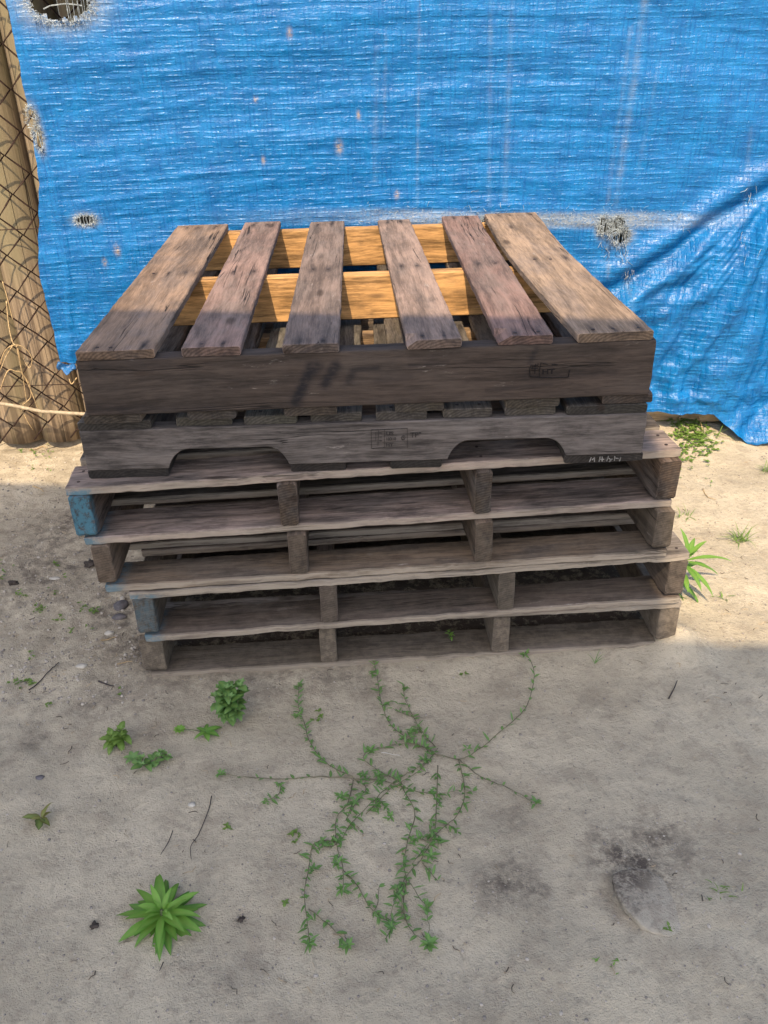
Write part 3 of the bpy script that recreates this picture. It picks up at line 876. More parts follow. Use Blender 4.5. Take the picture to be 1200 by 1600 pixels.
# ---- tarp
YT = 2.655
XL = [(0.33, -1.048), (0.36, -1.046), (0.46, -1.030), (0.657, -0.990), (0.881, -0.977), (1.136, -0.972), (1.323, -0.983), (2.3, -0.99)]
HEM = [(-1.1, 0.352), (-0.98, 0.345), (-0.6, 0.30), (0, 0.21), (0.6, 0.145), (0.93, 0.128), (1.06, 0.118), (1.13, 0.112), (1.17, 0.075), (1.255, 0.008), (1.34, 0.018), (1.6, 0.01), (2.4, 0.03)]
c0 = aty(1260, 235, YT)                # the pleats fan out from here
FOLD = [(aty(x, y, YT).x, aty(x, y, YT).z) for x, y in ((800, 555), (860, 500), (900, 478), (960, 455), (1050, 400), (1110, 352), (1200, 300), (1330, 205))]
def tarp_y(x, zz):
    y = 0.010*math.sin(x*2.3 + 0.6*math.sin(zz*3)) + 0.006*N(x*2.2, zz*3.2, 0)
    # long, nearly level drag wrinkles
    ph = zz + 0.10*(x - 0.1)**2*0.5
    y += 0.010*N(x*1.2, ph*5, 15) + 0.004*N(x*2.4, ph*15, 25) + 0.0026*N(x*3.0, ph*34, 5) + 0.0016*N(x*7, ph*70, 8) + 0.0010*N(x*16, ph*130, 2)
    y += 0.0010*N(x*110, ph*9, 6) + 0.0010*N(x*45, ph*45, 1)
    # crumpled lower left and left edge
    f = sm((0.60 - zz)/0.25)*sm((-0.55 - x)/0.3)
    y += f*(0.006*N(x*14, zz*17, 3) + 0.004*abs(N(x*33, zz*30, 3)))
    # left hem folded double
    xl = interp(zz, XL)
    y += -0.004*math.exp(-((x - xl - 0.035)/0.010)**2)
    # the great diagonal fold on the right, cloth beneath it bulging out and pleated
    zf_ = interp(x, FOLD)
    if x > FOLD[0][0] - 0.1:
        dd = (zf_ - zz)*0.80
        g_ = sm((x - FOLD[0][0] + 0.1)/0.45)
        y += g_*0.014*math.exp(-((dd + 0.006)/0.022)**2)               # crease
        if dd > 0:
            y -= g_*0.040*sm(dd/0.10)*(0.55 + 0.45*math.exp(-dd*4))
            an = math.atan2(zz - c0.z, c0.x - x)
            rr = math.hypot(zz - c0.z, c0.x - x)
            y += g_*sm(dd/0.06)*(0.018*math.sin(an*11 + 1.8*N(x*3, zz*3, 9)) + 0.009*math.sin(an*27 + 4*N(x*5, zz*6, 2)) + 0.0022*math.sin(an*95 + 9*N(x*6, zz*6, 7)))*min(1, rr/0.3)
            y += g_*sm(dd/0.1)*(0.007*N(x*13, zz*13, 6) + 0.004*abs(N(x*35, zz*30, 4)))
        else:
            y -= g_*0.018*math.exp(-((dd + 0.05)/0.03)**2)
    # the hem on the right rests forward on the ground, crumpled
    g2 = sm((0.40 - zz)/0.3)*sm((x - 0.75)/0.35)
    y += g2*(0.010*N(x*18, zz*26, 2) + 0.007*abs(N(x*40, zz*50, 4)))
    y -= 0.06*sm((x - 1.05)/0.15)*sm((0.12 - zz)/0.12)
    # small turned up lip
    y -= 0.012*sm((0.20 - zz)/0.03)*sm((x - 0.85)/0.05)*sm((1.14 - x)/0.06)
    return y

HOLES = []      # centre x, z, half width, half height, frayed radius
for (px, py, hw, hh) in ((95, 4, 34, 18), (52, 188, 5, 12), (62, 215, 4, 12), (135, 343, 11, 5), (944, 353, 7, 10), (966, 352, 8, 9), (955, 356, 10, 8), (970, 368, 11, 9), (770, 347, 16, 6)):
    q = aty(px, py, YT); sc = F_PX/3.0
    HOLES.append((q.x, q.z, hw/450, hh/430))
def in_hole(x, zz):
    for hx, hz, hw, hh in HOLES:
        a, b = (x - hx)/hw, (zz - hz)/hh
        r = math.hypot(a, b)*(1 + 0.35*N(x*60, zz*60, 4))
        if r < 1: return True
    return False
def wear(x, zz):
    v = 0.0
    for hx, hz, hw, hh in HOLES:
        a, b = (x - hx)/(hw*1.5 + .004), (zz - hz)/(hh*1.5 + .004)
        v = max(v, 1.1*math.exp(-(a*a + b*b)**1.5))
    # band where the tarp has chafed on the rail, from the middle to the right
    p = aty(600, 345, YT); zb = p.z + 0.012 + (x*0.0)
    zb = interp(x, [(-.3, aty(480, 338, YT).z), (0, aty(600, 338, YT).z), (.35, aty(770, 345, YT).z), (.7, aty(950, 345, YT).z), (1.0, aty(1080, 345, YT).z)])
    f = interp(x, [(-.6, 0), (-.1, .35), (.1, .75), (.5, .9), (.8, 1.0), (.86, .6), (1.0, .35), (1.15, 0)])
    v = max(v, f*0.85*math.exp(-((zz - zb)/0.024)**4))
    # vertical scuffed lines
    for (xa, ya, xb, yb, s, ww) in ((655, 20, 652, 320, .5, .004), (588, 90, 586, 270, .35, .008), (603, 60, 600, 200, .3, .004), (767, 30, 765, 330, .4, .006), (800, 10, 790, 300, .4, .008),
                                    (1005, 30, 962, 330, .6, .010), (985, 60, 950, 320, .45, .006), (1030, 100, 1000, 260, .25, .005), (975, 372, 985, 480, .55, .007), (952, 385, 950, 420, .5, .005), (1172, 215, 1165, 330, .5, .006)):
        A, B = aty(xa, ya, YT), aty(xb, yb, YT)
        if B.z - .03 < zz < A.z + .5*(ya < 40) + .03:
            t = (zz - A.z)/(B.z - A.z); xx = lerp(A.x, B.x, max(-3, min(1.1, t)))
            q = abs(x - xx)/ww
            if q < 3: v = max(v, 0.62*s*math.exp(-q*q)*(0.3 + 1.3*abs(N(zz*14, xa, 0))))
    return min(1.0, v)

def tarp_mat():
    m, t, b = new_mat('blue_woven_tarp'); g = G(t)
    tc = g.n('ShaderNodeTexCoord'); co = tc.outputs['Object']
    h1 = g.noise(g.map(co, (30, 30, 170)), 1.0, 3, 0.6, 0.3)       # short level ridges
    h2 = g.noise(g.map(co, (190, 190, 24)), 1.0, 3, 0.6, 0.2)       # upright ridges
    h3 = g.noise(g.map(co, (70, 70, 420)), 1.0, 2, 0.5)
    sep = g.n('ShaderNodeSeparateXYZ'); g.l(co, sep.inputs[0])
    wob = g.noise(g.map(co, (3.5, 3.5, 9)), 1.0, 3, 0.5)
    wob2 = g.noise(g.map(co, (14, 14, 5)), 1.0, 4, 0.6)
    wh = g.math('SINE', g.math('ADD', g.math('MULTIPLY', sep.outputs[2], 6.2832/0.0135), g.math('MULTIPLY', wob, 13.0)))
    wv = g.math('SINE', g.math('ADD', g.math('MULTIPLY', sep.outputs[0], 6.2832/0.0125), g.math('MULTIPLY', wob2, 4.5)))
    mh = g.ramp(g.noise(g.map(co, (34, 34, 60)), 1.0, 4, 0.7), 0.42, 0.60)       # how strongly each ridge stands, in short runs
    mv = g.ramp(g.noise(g.map(co, (60, 60, 14)), 1.0, 4, 0.65), 0.40, 0.66)
    rh = g.math('MULTIPLY', g.ramp(wh, 0.0, 1.0), mh); rv = g.math('MULTIPLY', g.ramp(wv, 0.1, 1.0), mv)
    tex = g.noise(co, 14, 5, 0.6)
    c = g.mix(g.ramp(tex, 0.3, 0.7), (0.002, 0.104, 0.31), (0.003, 0.160, 0.43))
    c = g.mix(g.math('MULTIPLY', g.ramp(h1, 0.53, 0.70), 0.10), c, (0.04, 0.34, 0.76))  # short ridges lightened: glints put into the colour
    c = g.mix(g.math('MULTIPLY', g.ramp(h2, 0.58, 0.40), 0.25), c, (0.005, 0.08, 0.33))
    c = g.mix(g.math('MULTIPLY', g.ramp(h3, 0.56, 0.70), 0.14), c, (0.06, 0.40, 0.80))  # finer glints, also painted as paler blue
    c = g.mix(g.math('MULTIPLY', rh, 0.18), c, (0.05, 0.36, 0.76))  # sun glints along the level ridges painted into the colour
    c = g.mix(g.math('MULTIPLY', rv, 0.32), c, (0.002, 0.06, 0.26))
    we = g.attr('wear')
    wn = g.math('MULTIPLY', we, g.ramp(g.noise(g.map(co, (130, 130, 170)), 1.0, 4, 0.7), 0.32, 0.58, 0.35, 1.05), clamp=True)
    c = g.mix(wn, c, (0.27, 0.30, 0.33))
    fl = g.math('MULTIPLY', g.attr('fleck'), g.ramp(g.noise(co, 110, 3), 0.3, 0.55))
    c = g.mix(g.math('MULTIPLY', fl, 0.8), c, (0.40, 0.29, 0.17))
    g.l(c, b.inputs['Base Color'])
    b.inputs['Specular IOR Level'].default_value = 0.40
    g.l(g.ramp(g.noise(co, 30, 3), 0.3, 0.7, 0.22, 0.38), b.inputs['Roughness'])
    hh = g.math('ADD', g.math('MULTIPLY', h1, 0.6), g.math('MULTIPLY', h2, 0.75))
    hh = g.math('ADD', g.math('MULTIPLY', hh, 0.75), g.math('MULTIPLY', h3, 0.28))
    hh = g.math('ADD', hh, g.math('ADD', g.math('MULTIPLY', rh, 0.45), g.math('MULTIPLY', rv, -0.40)))
    hh = g.math('ADD', hh, g.math('MULTIPLY', g.noise(co, 40, 3), 0.8))
    g.l(g.bump(hh, 1.0, 0.0021), b.inputs['Normal'])
    tr = g.n('ShaderNodeBsdfTranslucent'); g.l(c, tr.inputs[0])
    mx = g.n('ShaderNodeMixShader'); mx.inputs[0].default_value = 0.12
    g.l(b.outputs[0], mx.inputs[1]); g.l(tr.outputs[0], mx.inputs[2])
    g.l(mx.outputs[0], t.nodes['Material Output'].inputs[0])
    return m
M_TARP = tarp_mat()

tarp = thing('tarp', 'bright blue woven tarp with frayed holes hung over the fence', 'tarp', (0, YT, 0))
FLECKS = [(aty(x, y, YT), r) for x, y, r in ((453, 52, .011), (412, 250, .009), (530, 230, .016), (620, 305, .010), (400, 155, .008), (185, 390, .014), (165, 408, .010), (560, 180, .010))]
zs = [0.0 + (1.50)*q/360 for q in range(361)] + [1.5 + 0.03*q for q in range(1, 26)]
ncol = 600
vs, fs, we, fk = [], [], [], []
rows = []
for a, s in enumerate([q/(len(zs) - 1) for q in range(len(zs))]):
    zz_ = zs[a]
    for c_ in range(ncol + 1):
        u = c_/ncol
        # x from the left edge to 2.3, hem height by x; rows are squeezed towards the hem
        zt = zs[-1]
        xl = interp(zz_, XL)
        x = xl + 0.004*N(zz_*20, 3, 1) + (2.25 - xl)*u
        hm = interp(x, HEM) + 0.006*N(x*12, 0, 4) + 0.003*N(x*40, 1, 4)
        z1 = hm + (zz_)*(zt - hm)/zt
        vs.append((x, tarp_y(x, z1), z1))
        near = x < 1.5 and z1 < 1.6
        we.append(wear(x, z1) if near else 0.0)
        f_ = 0.0
        if near:
            for p, r in FLECKS:
                q = ((x - p.x)/(r*.55))**2 + ((z1 - p.z)/(r*1.1))**2
                if q < 6: f_ = max(f_, math.exp(-q))
        fk.append(f_)
W_ = ncol + 1
for a in range(len(zs) - 1):
    for c_ in range(ncol):
        k0 = a*W_ + c_
        v0, v2 = vs[k0], vs[k0 + W_ + 1]
        if in_hole((v0[0] + v2[0])/2, (v0[2] + v2[2])/2): continue
        fs.append((k0, k0 + 1, k0 + W_ + 1, k0 + W_))
o = mesh_obj('sheet', vs, fs, M_TARP, tarp, smooth=True, attrs={'wear': we, 'fleck': fk})

# frayed threads round the holes
vs, fs, vb, fb = [], [], [], []
random.seed(5)
def thread(vl, fl, x, zz, ang, ln, r=0.0007, curl=0.5):
    pts = []; px, pz = x, zz; py = tarp_y(x, zz) - 0.003
    for q in range(6):
        pts.append((px, py, pz))
        ang += random.uniform(-curl, curl)
        px += math.cos(ang)*ln/5; pz += math.sin(ang)*ln/5; py += random.uniform(-.003, .002)
    tube(vl, fl, pts, r, r*0.6, k=3)
for hx, hz, hw, hh in HOLES:
    peri = 3.5*(hw + hh)
    for q in range(int(peri*700) + 10):
        an = random.uniform(0, 2*math.pi); rr = random.uniform(0.95, 1.3)
        x, zz = hx + hw*rr*math.cos(an), hz + hh*rr*math.sin(an)
        thread(vs, fs, x, zz, an + random.uniform(-1.2, 1.2), random.uniform(0.004, 0.014))
    for q in range(int(hw*420)):                              # warp threads still spanning the hole
        x = hx + random.uniform(-hw, hw)
        if hx < -.7 and hz > 1.2 and x < hx + .2*hw: continue
        tube(vs, fs, [(x + random.uniform(-.002, .002), tarp_y(x, hz) - 0.001, hz + hh*1.1*t) for t in (-1, -.4, .2, 1)], 0.0008, k=3)
    for q in range(int(hw*350)):
        x = hx + random.uniform(-hw, hw)
        thread(vb, fb, x, hz - hh, -math.pi/2 + random.uniform(-.6, .6), random.uniform(0.01, 0.035), curl=0.5)
# thick strand lying across the top left hole
q = HOLES[0]
tube(vs, fs, [aty(x, y, YT - .004) - Vector((0, YT, 0)) for x, y in ((68, 14), (78, 9), (100, 6), (116, 7), (128, 9))], 0.0016, k=4)
# worn band: loose fibres
for q in range(420):
    px = random.uniform(560, 1080); py = random.gauss(343, 9)
    if px < 900 and random.random() < 0.35: continue
    p = aty(px, py, YT)
    thread(vs, fs, p.x, p.z, random.choice((0, math.pi, math.pi/2, -math.pi/2)) + random.uniform(-.5, .5), random.uniform(.005, .016), r=0.0005)
for (px, py, nn_, sp, dn) in ((975, 385, 34, 5, 1), (955, 383, 22, 9, 1), (982, 430, 26, 4, 1), (52, 200, 50, 9, 0), (755, 336, 26, 18, 0), (1172, 300, 10, 6, 1), (1160, 375, 8, 6, 1)):
    for q in range(nn_):
        p = aty(px + random.gauss(0, sp), py + random.gauss(0, 12 if dn else 16), YT)
        if p.x < interp(p.z, XL) + .01: continue
        thread(*((vb, fb) if random.random() < .5 else (vs, fs)), p.x, p.z, -math.pi/2 + random.uniform(-.5, .5) if dn else random.uniform(0, 6.28), random.uniform(.008, .03))
for pl in (((1151, 378), (1150, 395), (1145, 410), (1148, 418)), ((97, 38), (105, 44), (118, 45), (128, 40), (136, 38), (146, 37), (144, 18)), ((147, 37), (155, 44), (160, 36), (172, 35)), ((64, 22), (63, 36)), ((82, 245), (84, 262), (79, 270), (70, 240))):
    tube(vb, fb, [aty(x, y, YT - .006) - Vector((0, YT, 0)) for x, y in pl], 0.0014, 0.001, k=4)
tag(mesh_obj('frayed_threads', vs, fs, M_THREAD, tarp), kind='stuff')
tag(mesh_obj('blue_threads', vb, fb, M_THREADB, tarp), kind='stuff')
# scrap of tarp poking out by the pallet's corner
vs, fs = [], []
c = aty(100, 570, 2.63)
for a in range(9):
    for b in range(6):
        u, v = a/8, b/5
        vs.append(Vector((c.x - 0.018 + 0.060*u, c.y - 0.012*math.sin(u*7 + v*4) - 0.02*v, c.z + 0.012 - 0.028*v*(1 - .5*u) - 0.018*u + 0.006*math.sin(u*9)))- Vector((0, YT, 0)))
for a in range(8):
    for b in range(5):
        k0 = a*6 + b; fs.append((k0, k0 + 1, k0 + 7, k0 + 6))
o = mesh_obj('torn_corner', vs, fs, M_TARP, tarp, smooth=True, attrs={'wear': [0.12]*len(vs), 'fleck': [0.0]*len(vs)})
sol = o.modifiers.new('s', 'SOLIDIFY'); sol.thickness = 0.0012

# ------------------------------------------------------------------ plants
class Plant:
    def __init__(s): s.v, s.f, s.lv, s.rib, s.sv, s.sf = [], [], [], [], [], []
    def leaf(s, base, direction, up, ln, wd, bend=0.4, shade=0.5, seg=6, fold=0.25, shape='lance', twist=0.0, basey=0.0):
        base = Vector(base); dx = Vector(direction).normalized(); up = Vector(up)
        sx_ = dx.cross(up)
        if sx_.length < 1e-3: sx_ = dx.cross(Vector((1, 0, 0.2)))
        sx_.normalize(); nz_ = sx_.cross(dx).normalized()
        p = base.copy(); k = len(s.v); t = dx.copy(); nn = nz_.copy()
        wob = random.uniform(0, 9)
        for i in range(seg + 1):
            u = i/seg
            if shape == 'lance': w_ = (math.sin(math.pi*min(1, u**0.75*0.97 + .02))**0.8)*wd/2
            elif shape == 'round': w_ = (math.sin(math.pi*min(1, u**0.62))**0.7)*wd/2*(1 + 0.10*math.sin(u*22))
            else: w_ = (1 - u)**0.6*min(1, u*6 + .3)*wd/2
            if i == seg: w_ = 0.0003
            if i == 0: w_ = wd*0.07
            fz = fold*w_
            edge = 0.10*w_*math.sin(u*14 + wob)
            side_ = (sx_*math.cos(twist*u) + nn*math.sin(twist*u))
            s.v += [p - side_*w_ + nn*(fz + edge), p.copy(), p + side_*w_ + nn*(fz - edge)]
            s.lv += [min(1, max(0, shade + basey*(1 - u)**1.5 + random.uniform(-.08, .08)))]*3
            s.rib += [0.0, 1.0, 0.0]
            ang = -bend/seg*(0.5 + u)
            ca, sa = math.cos(ang), math.sin(ang)
            t, nn = (t*ca + nn*sa).normalized(), (nn*ca - t*sa).normalized()
            p = p + t*(ln/seg)
        for i in range(seg):
            a = k + i*3
            s.f += [(a, a + 1, a + 4, a + 3), (a + 1, a + 2, a + 5, a + 4)]
    def stem(s, pts, r0, r1=None, k=5): tube(s.sv, s.sf, pts, r0, r1, k)
    def make(s, name, label, cat, origin, lmat, smat, group=None):
        o = Vector(origin)
        root = thing(name, label, cat, o, 0, group)
        if s.v: mesh_obj('leaves', [v - o for v in s.v], s.f, lmat, root, smooth=True, attrs={'leafv': s.lv, 'rib': s.rib})
        if s.sv: mesh_obj('stem', [Vector(v) - o for v in s.sv], s.sf, smat, root, smooth=True)
        return root

def gz(x, y): return ground_h(x, y)
UP = Vector((0, 0, 1))

# big rosette, bottom left
random.seed(31)
c = atz(256, 1438); c.z = gz(c.x, c.y)
p = Plant()
for ring_, (cnt, tilt, ln, wd, z0, sh) in enumerate(((12, 0.03, .076, .018, .004, .1), (11, 0.22, .074, .018, .010, .4), (9, .48, .062, .015, .016, .65), (6, .85, .042, .012, .022, .75), (4, 1.2, .024, .007, .024, .95))):
    for q in range(cnt):
        a = 2*math.pi*(q + ring_*0.37)/cnt + random.uniform(-.16, .16)
        tl = tilt + random.uniform(-.08, .08)
        dr = Vector((math.cos(a)*math.cos(tl), math.sin(a)*math.cos(tl), math.sin(tl)))
        p.leaf(c + Vector((0, 0, z0)) + Vector((math.cos(a), math.sin(a), 0))*.004, dr, UP, ln*random.uniform(.72, 1.2), wd*random.uniform(.75, 1.15), basey=.55, twist=random.uniform(-.5, .5), bend=random.uniform(.1, .7) + tl*.6, shade=sh + random.uniform(-.1, .15), seg=8, fold=.22)
p.stem([c - UP*.01, c + UP*.025], .005, .003)
p.make('rosette_weed', 'large green rosette weed alone on the sand at bottom left', 'weed', c, M_LEAF, M_STEM)

def bushy(c, n, spread, height, ln, wd, shape, lean=(0, 0), shade=(0.1, 0.7), p=None, stems=6):
    p = p or Plant()
    for s in range(stems):
        a = random.uniform(0, 6.28); rr = spread*math.sqrt(random.random())
        top = c + Vector((math.cos(a)*rr + lean[0], math.sin(a)*rr*0.8 + lean[1], height*random.uniform(.5, 1)))
        mid = (c + top)/2 + Vector((random.uniform(-.01, .01), random.uniform(-.01, .01), .006))
        pts = [c - UP*.005, c*.5 + mid*.5, mid, top]
        p.stem(pts, .0016, .0009)
        for q in range(n//stems):
            t = random.uniform(.25, 1.05); b0 = c.lerp(top, min(1, t))
            if t < .5: b0 = c.lerp(mid, t*2)
            az = random.uniform(0, 6.28); el = random.uniform(-.1, .7)
            p.leaf(b0, (math.cos(az)*math.cos(el), math.sin(az)*math.cos(el), math.sin(el)), UP, ln*random.uniform(.6, 1.15), wd*random.uniform(.7, 1.15), bend=random.uniform(.3, 1.1),
                   shade=random.uniform(*shade), seg=6, fold=.18, shape=shape)
        for q in range(5):                       # bright tip
            az = q*1.26; p.leaf(top, (math.cos(az)*.7, math.sin(az)*.7, .75), UP, ln*.45, wd*.4, bend=.4, shade=min(1, shade[1] + .25), seg=5, shape=shape)
    return p

random.seed(41)
c = atz(362, 1132); c.z = gz(c.x, c.y)
p = bushy(c, 150, .036, .105, .026, .018, 'round', lean=(.0, .012), stems=15, shade=(0.05, .65))
p.make('leafy_weed', 'bushy round leaved weed with pale tips just in front of the stack', 'weed', c, M_LEAF_FROST, M_STEM, 'small leafy weeds in the sand')
random.seed(42)
c = atz(322, 1146); c.z = gz(c.x, c.y)
p = Plant()
for a, l, w_ in ((0.4, .036, .015), (2.6, .028, .010), (-1.2, .030, .013), (1.6, .026, .010), (-2.4, .03, .010), (-.4, .034, .014)):
    p.leaf(c + UP*.008, (math.cos(a), math.sin(a), .35), UP, l, w_, bend=.8, shade=random.uniform(.1, .6), shape='round')
c2 = atz(281, 1141); c2.z = gz(c2.x, c2.y)
p.stem([c + UP*.008, (c + c2)/2 + UP*.01, c2 + UP*.006], .0011)
for q in range(9):
    a = q*.7; p.leaf(c2 + UP*.006, (math.cos(a), math.sin(a), .5), UP, .014, .008, bend=.6, shade=.95, shape='round')
p.make('leafy_weed', 'low sprig with one broad leaf beside the bushy weed', 'weed', c, M_LEAF, M_STEM, 'small leafy weeds in the sand')
random.seed(43)
c = atz(181, 1166); c.z = gz(c.x, c.y)
p = bushy(c, 32, .022, .040, .030, .017, 'round', stems=4, shade=(.4, .95), lean=(0, .004))
p.make('leafy_weed', 'small yellow green weed left of the bushy one', 'weed', c, M_LEAF_LIGHT, M_STEM, 'small leafy weeds in the sand')
random.seed(44)
c = atz(234, 1196); c.z = gz(c.x, c.y)
p = bushy(c, 20, .022, .018, .022, .014, 'round', stems=3, shade=(.1, .6))
c2 = atz(258, 1186); c2.z = gz(c2.x, c2.y)
bushy(c2, 14, .012, .022, .014, .010, 'round', stems=3, shade=(.3, .9), p=p)
c3 = atz(208, 1186); c3.z = gz(c3.x, c3.y)
for q in range(6):
    a = q*1.05; p.leaf(c3 + UP*.006, (math.cos(a), math.sin(a), .4), UP, .02, .011, bend=.6, shade=.95, shape='round')
p.stem([c + UP*.004, c3 + UP*.005], .001); p.stem([c + UP*.004, c2 + UP*.005], .001)
p.make('leafy_weed', 'straggling dark weed in two tufts above the rosette', 'weed', c, M_LEAF_FROST, M_STEM_R, 'small leafy weeds in the sand')
random.seed(45)
c = atz(68, 1290); c.z = gz(c.x, c.y)
p = Plant()
for (dx, dy, el, l, w_, sh, bd) in ((-1, .15, .25, .040, .012, .35, .7), (.35, .8, .9, .036, .010, .95, 1.2), (.75, .7, .6, .026, .009, 1.0, 1.5), (.1, -.7, .15, .026, .017, .05, .6), (.7, -.5, .2, .026, .013, .45, .9), (-.6, -.2, .5, .018, .007, .9, .9)):
    p.leaf(c + UP*.012, (dx, dy, el), UP, l, w_, bend=bd, shade=sh, shape='round', twist=.5)
p.stem([c - UP*.004, c + UP*.014], .0016)
p.make('wilted_weed', 'half wilted weed with browning leaf at the far left', 'weed', c, M_LEAF_WILT, M_STEM_R)

# creeping plant: stems traced over the sand (measured in the photo)
def cr(X, Y): return (420 + X/2.5, 1000 + Y/2.5)
STEMS = [
    [cr(650, 455), cr(560, 400), cr(480, 340), cr(440, 250), cr(425, 160), cr(405, 80)],
    [cr(650, 420), cr(600, 365), cr(560, 290), cr(530, 230), cr(530, 185)],
    [cr(330, 540), cr(230, 490), cr(160, 400), cr(140, 330), cr(115, 260), cr(120, 180)],
    [cr(330, 540), cr(180, 542), (430, 1217), (392, 1216), (370, 1215), (345, 1213)],
    [(440, 1222), (435, 1243), (415, 1256)],
    [cr(640, 455), cr(740, 475), cr(800, 450), cr(900, 370), cr(980, 300), cr(1020, 230), cr(1035, 130), cr(1000, 65)],
    [cr(740, 475), cr(830, 540), cr(960, 595), cr(1040, 650)],
    [cr(740, 475), cr(765, 590), cr(740, 680), cr(650, 770), cr(560, 880)],
    [cr(400, 440), cr(450, 430), cr(560, 415), cr(650, 455)],
    [cr(650, 455), cr(600, 500), cr(500, 560), cr(400, 650), cr(320, 730), cr(290, 790)],
    [cr(330, 550), cr(310, 640), cr(265, 700), cr(265, 800), cr(290, 900), cr(290, 990)],
    [cr(270, 790), cr(180, 800), cr(155, 900), cr(140, 1000), cr(150, 1100), cr(160, 1190)],
    [cr(155, 1050), cr(230, 1110), cr(310, 1195)],
    [cr(290, 900), cr(350, 970), cr(400, 1050), cr(480, 1100), cr(455, 1170)],
    [cr(510, 575), cr(570, 680), cr(540, 800), cr(530, 900), cr(570, 980), cr(620, 1050)],
    [cr(660, 500), cr(655, 650), cr(645, 760), cr(600, 850), cr(540, 920), cr(500, 1000), cr(475, 1080)],
    [cr(540, 930), cr(525, 1040), cr(560, 1140), cr(640, 1195)],
    [cr(330, 545), cr(430, 560), cr(540, 590), cr(640, 610), cr(740, 600)],
    [cr(380, 690), cr(470, 600), cr(590, 520), cr(660, 440)],
    [cr(600, 870), cr(640, 920), cr(660, 950)], [cr(520, 570), cr(430, 520), cr(370, 470), cr(400, 440)],
    [cr(580, 780), cr(620, 790), cr(660, 770), cr(660, 820)], [cr(330, 545), cr(380, 590), cr(330, 650), cr(300, 720)]]
random.seed(51)
p = Plant(); org = atz(610, 1205)
def spl(ps, k=8):
    out = []
    for a in range(len(ps) - 1):
        p0, p1, p2, p3 = ps[max(a - 1, 0)], ps[a], ps[a + 1], ps[min(a + 2, len(ps) - 1)]
        for q in range(k):
            t = q/k
            out.append(0.5*((2*p1) + (p2 - p0)*t + (2*p0 - 5*p1 + 4*p2 - p3)*t*t + (3*p1 - p0 - 3*p2 + p3)*t*t*t))
    out.append(ps[-1]); return out
for si, st in enumerate(STEMS):
    ps = spl([atz(x, y) for x, y in st])
    for i, q in enumerate(ps):
        q.z = gz(q.x, q.y) + 0.003 + 0.004*abs(N(i*.35, si*3.3, 0)) + (0.006*(i/len(ps))**3)
        q.x += 0.0012*N(i*.8, si, 2); q.y += 0.0012*N(i*.8, si, 5)
    p.stem(ps, .0011, .0007)
    acc = 0; side_ = 1
    dens0 = random.uniform(.0065, .0095)*(2.1 if si in (3, 5, 6) else 1.0); dens = dens0
    for i in range(1, len(ps)):
        acc += (ps[i] - ps[i - 1]).length
        while acc > dens:
            acc -= dens; side_ = random.choice((1, -1)) if random.random() < .35 else -side_
            dens = dens0*random.uniform(.35, 1.9)
            t = (ps[i] - ps[i - 1]).normalized(); n2 = Vector((-t.y, t.x, 0))
            dr = t*random.uniform(-.3, 1.2) + n2*side_*random.uniform(.3, 1.1) + UP*random.uniform(.0, .7)
            f = i/len(ps)
            p.leaf(ps[i], dr, UP, (0.45 + random.random()**1.5)*.017, random.uniform(.0030, .0062), bend=random.uniform(-.2, .8), shade=random.uniform(.0, .45) + .2*f, seg=4, fold=.35)
for q in range(32):
    st = STEMS[random.choice([0, 1, 7, 8, 9, 10, 11, 13, 14, 15, 16, 17, 18, 20, 22])]
    ps = spl([atz(x, y) for x, y in st]); i0 = random.randrange(2, len(ps) - 2)
    b0 = ps[i0].copy(); an = random.uniform(0, 6.28); ln = random.uniform(.015, .05); pts = [b0.copy()]
    for k in range(6):
        an += random.uniform(-.45, .45)
        b0 = b0 + Vector((math.cos(an), math.sin(an), 0))*ln/6
        pts.append(b0.copy())
    for k, v in enumerate(pts): v.z = gz(v.x, v.y) + .003 + .0012*k
    p.stem(pts, .0008, .0005, 4)
    for k in range(1, 7):
        for m in range(random.choice((0, 1, 1, 2))):
            a2 = an + random.uniform(-1.6, 1.6)
            p.leaf(pts[k], (math.cos(a2), math.sin(a2), random.uniform(0, .6)), UP, random.uniform(.007, .016), random.uniform(.003, .0052), bend=random.uniform(0, .8), shade=random.uniform(.1, .8), seg=4, fold=.3)
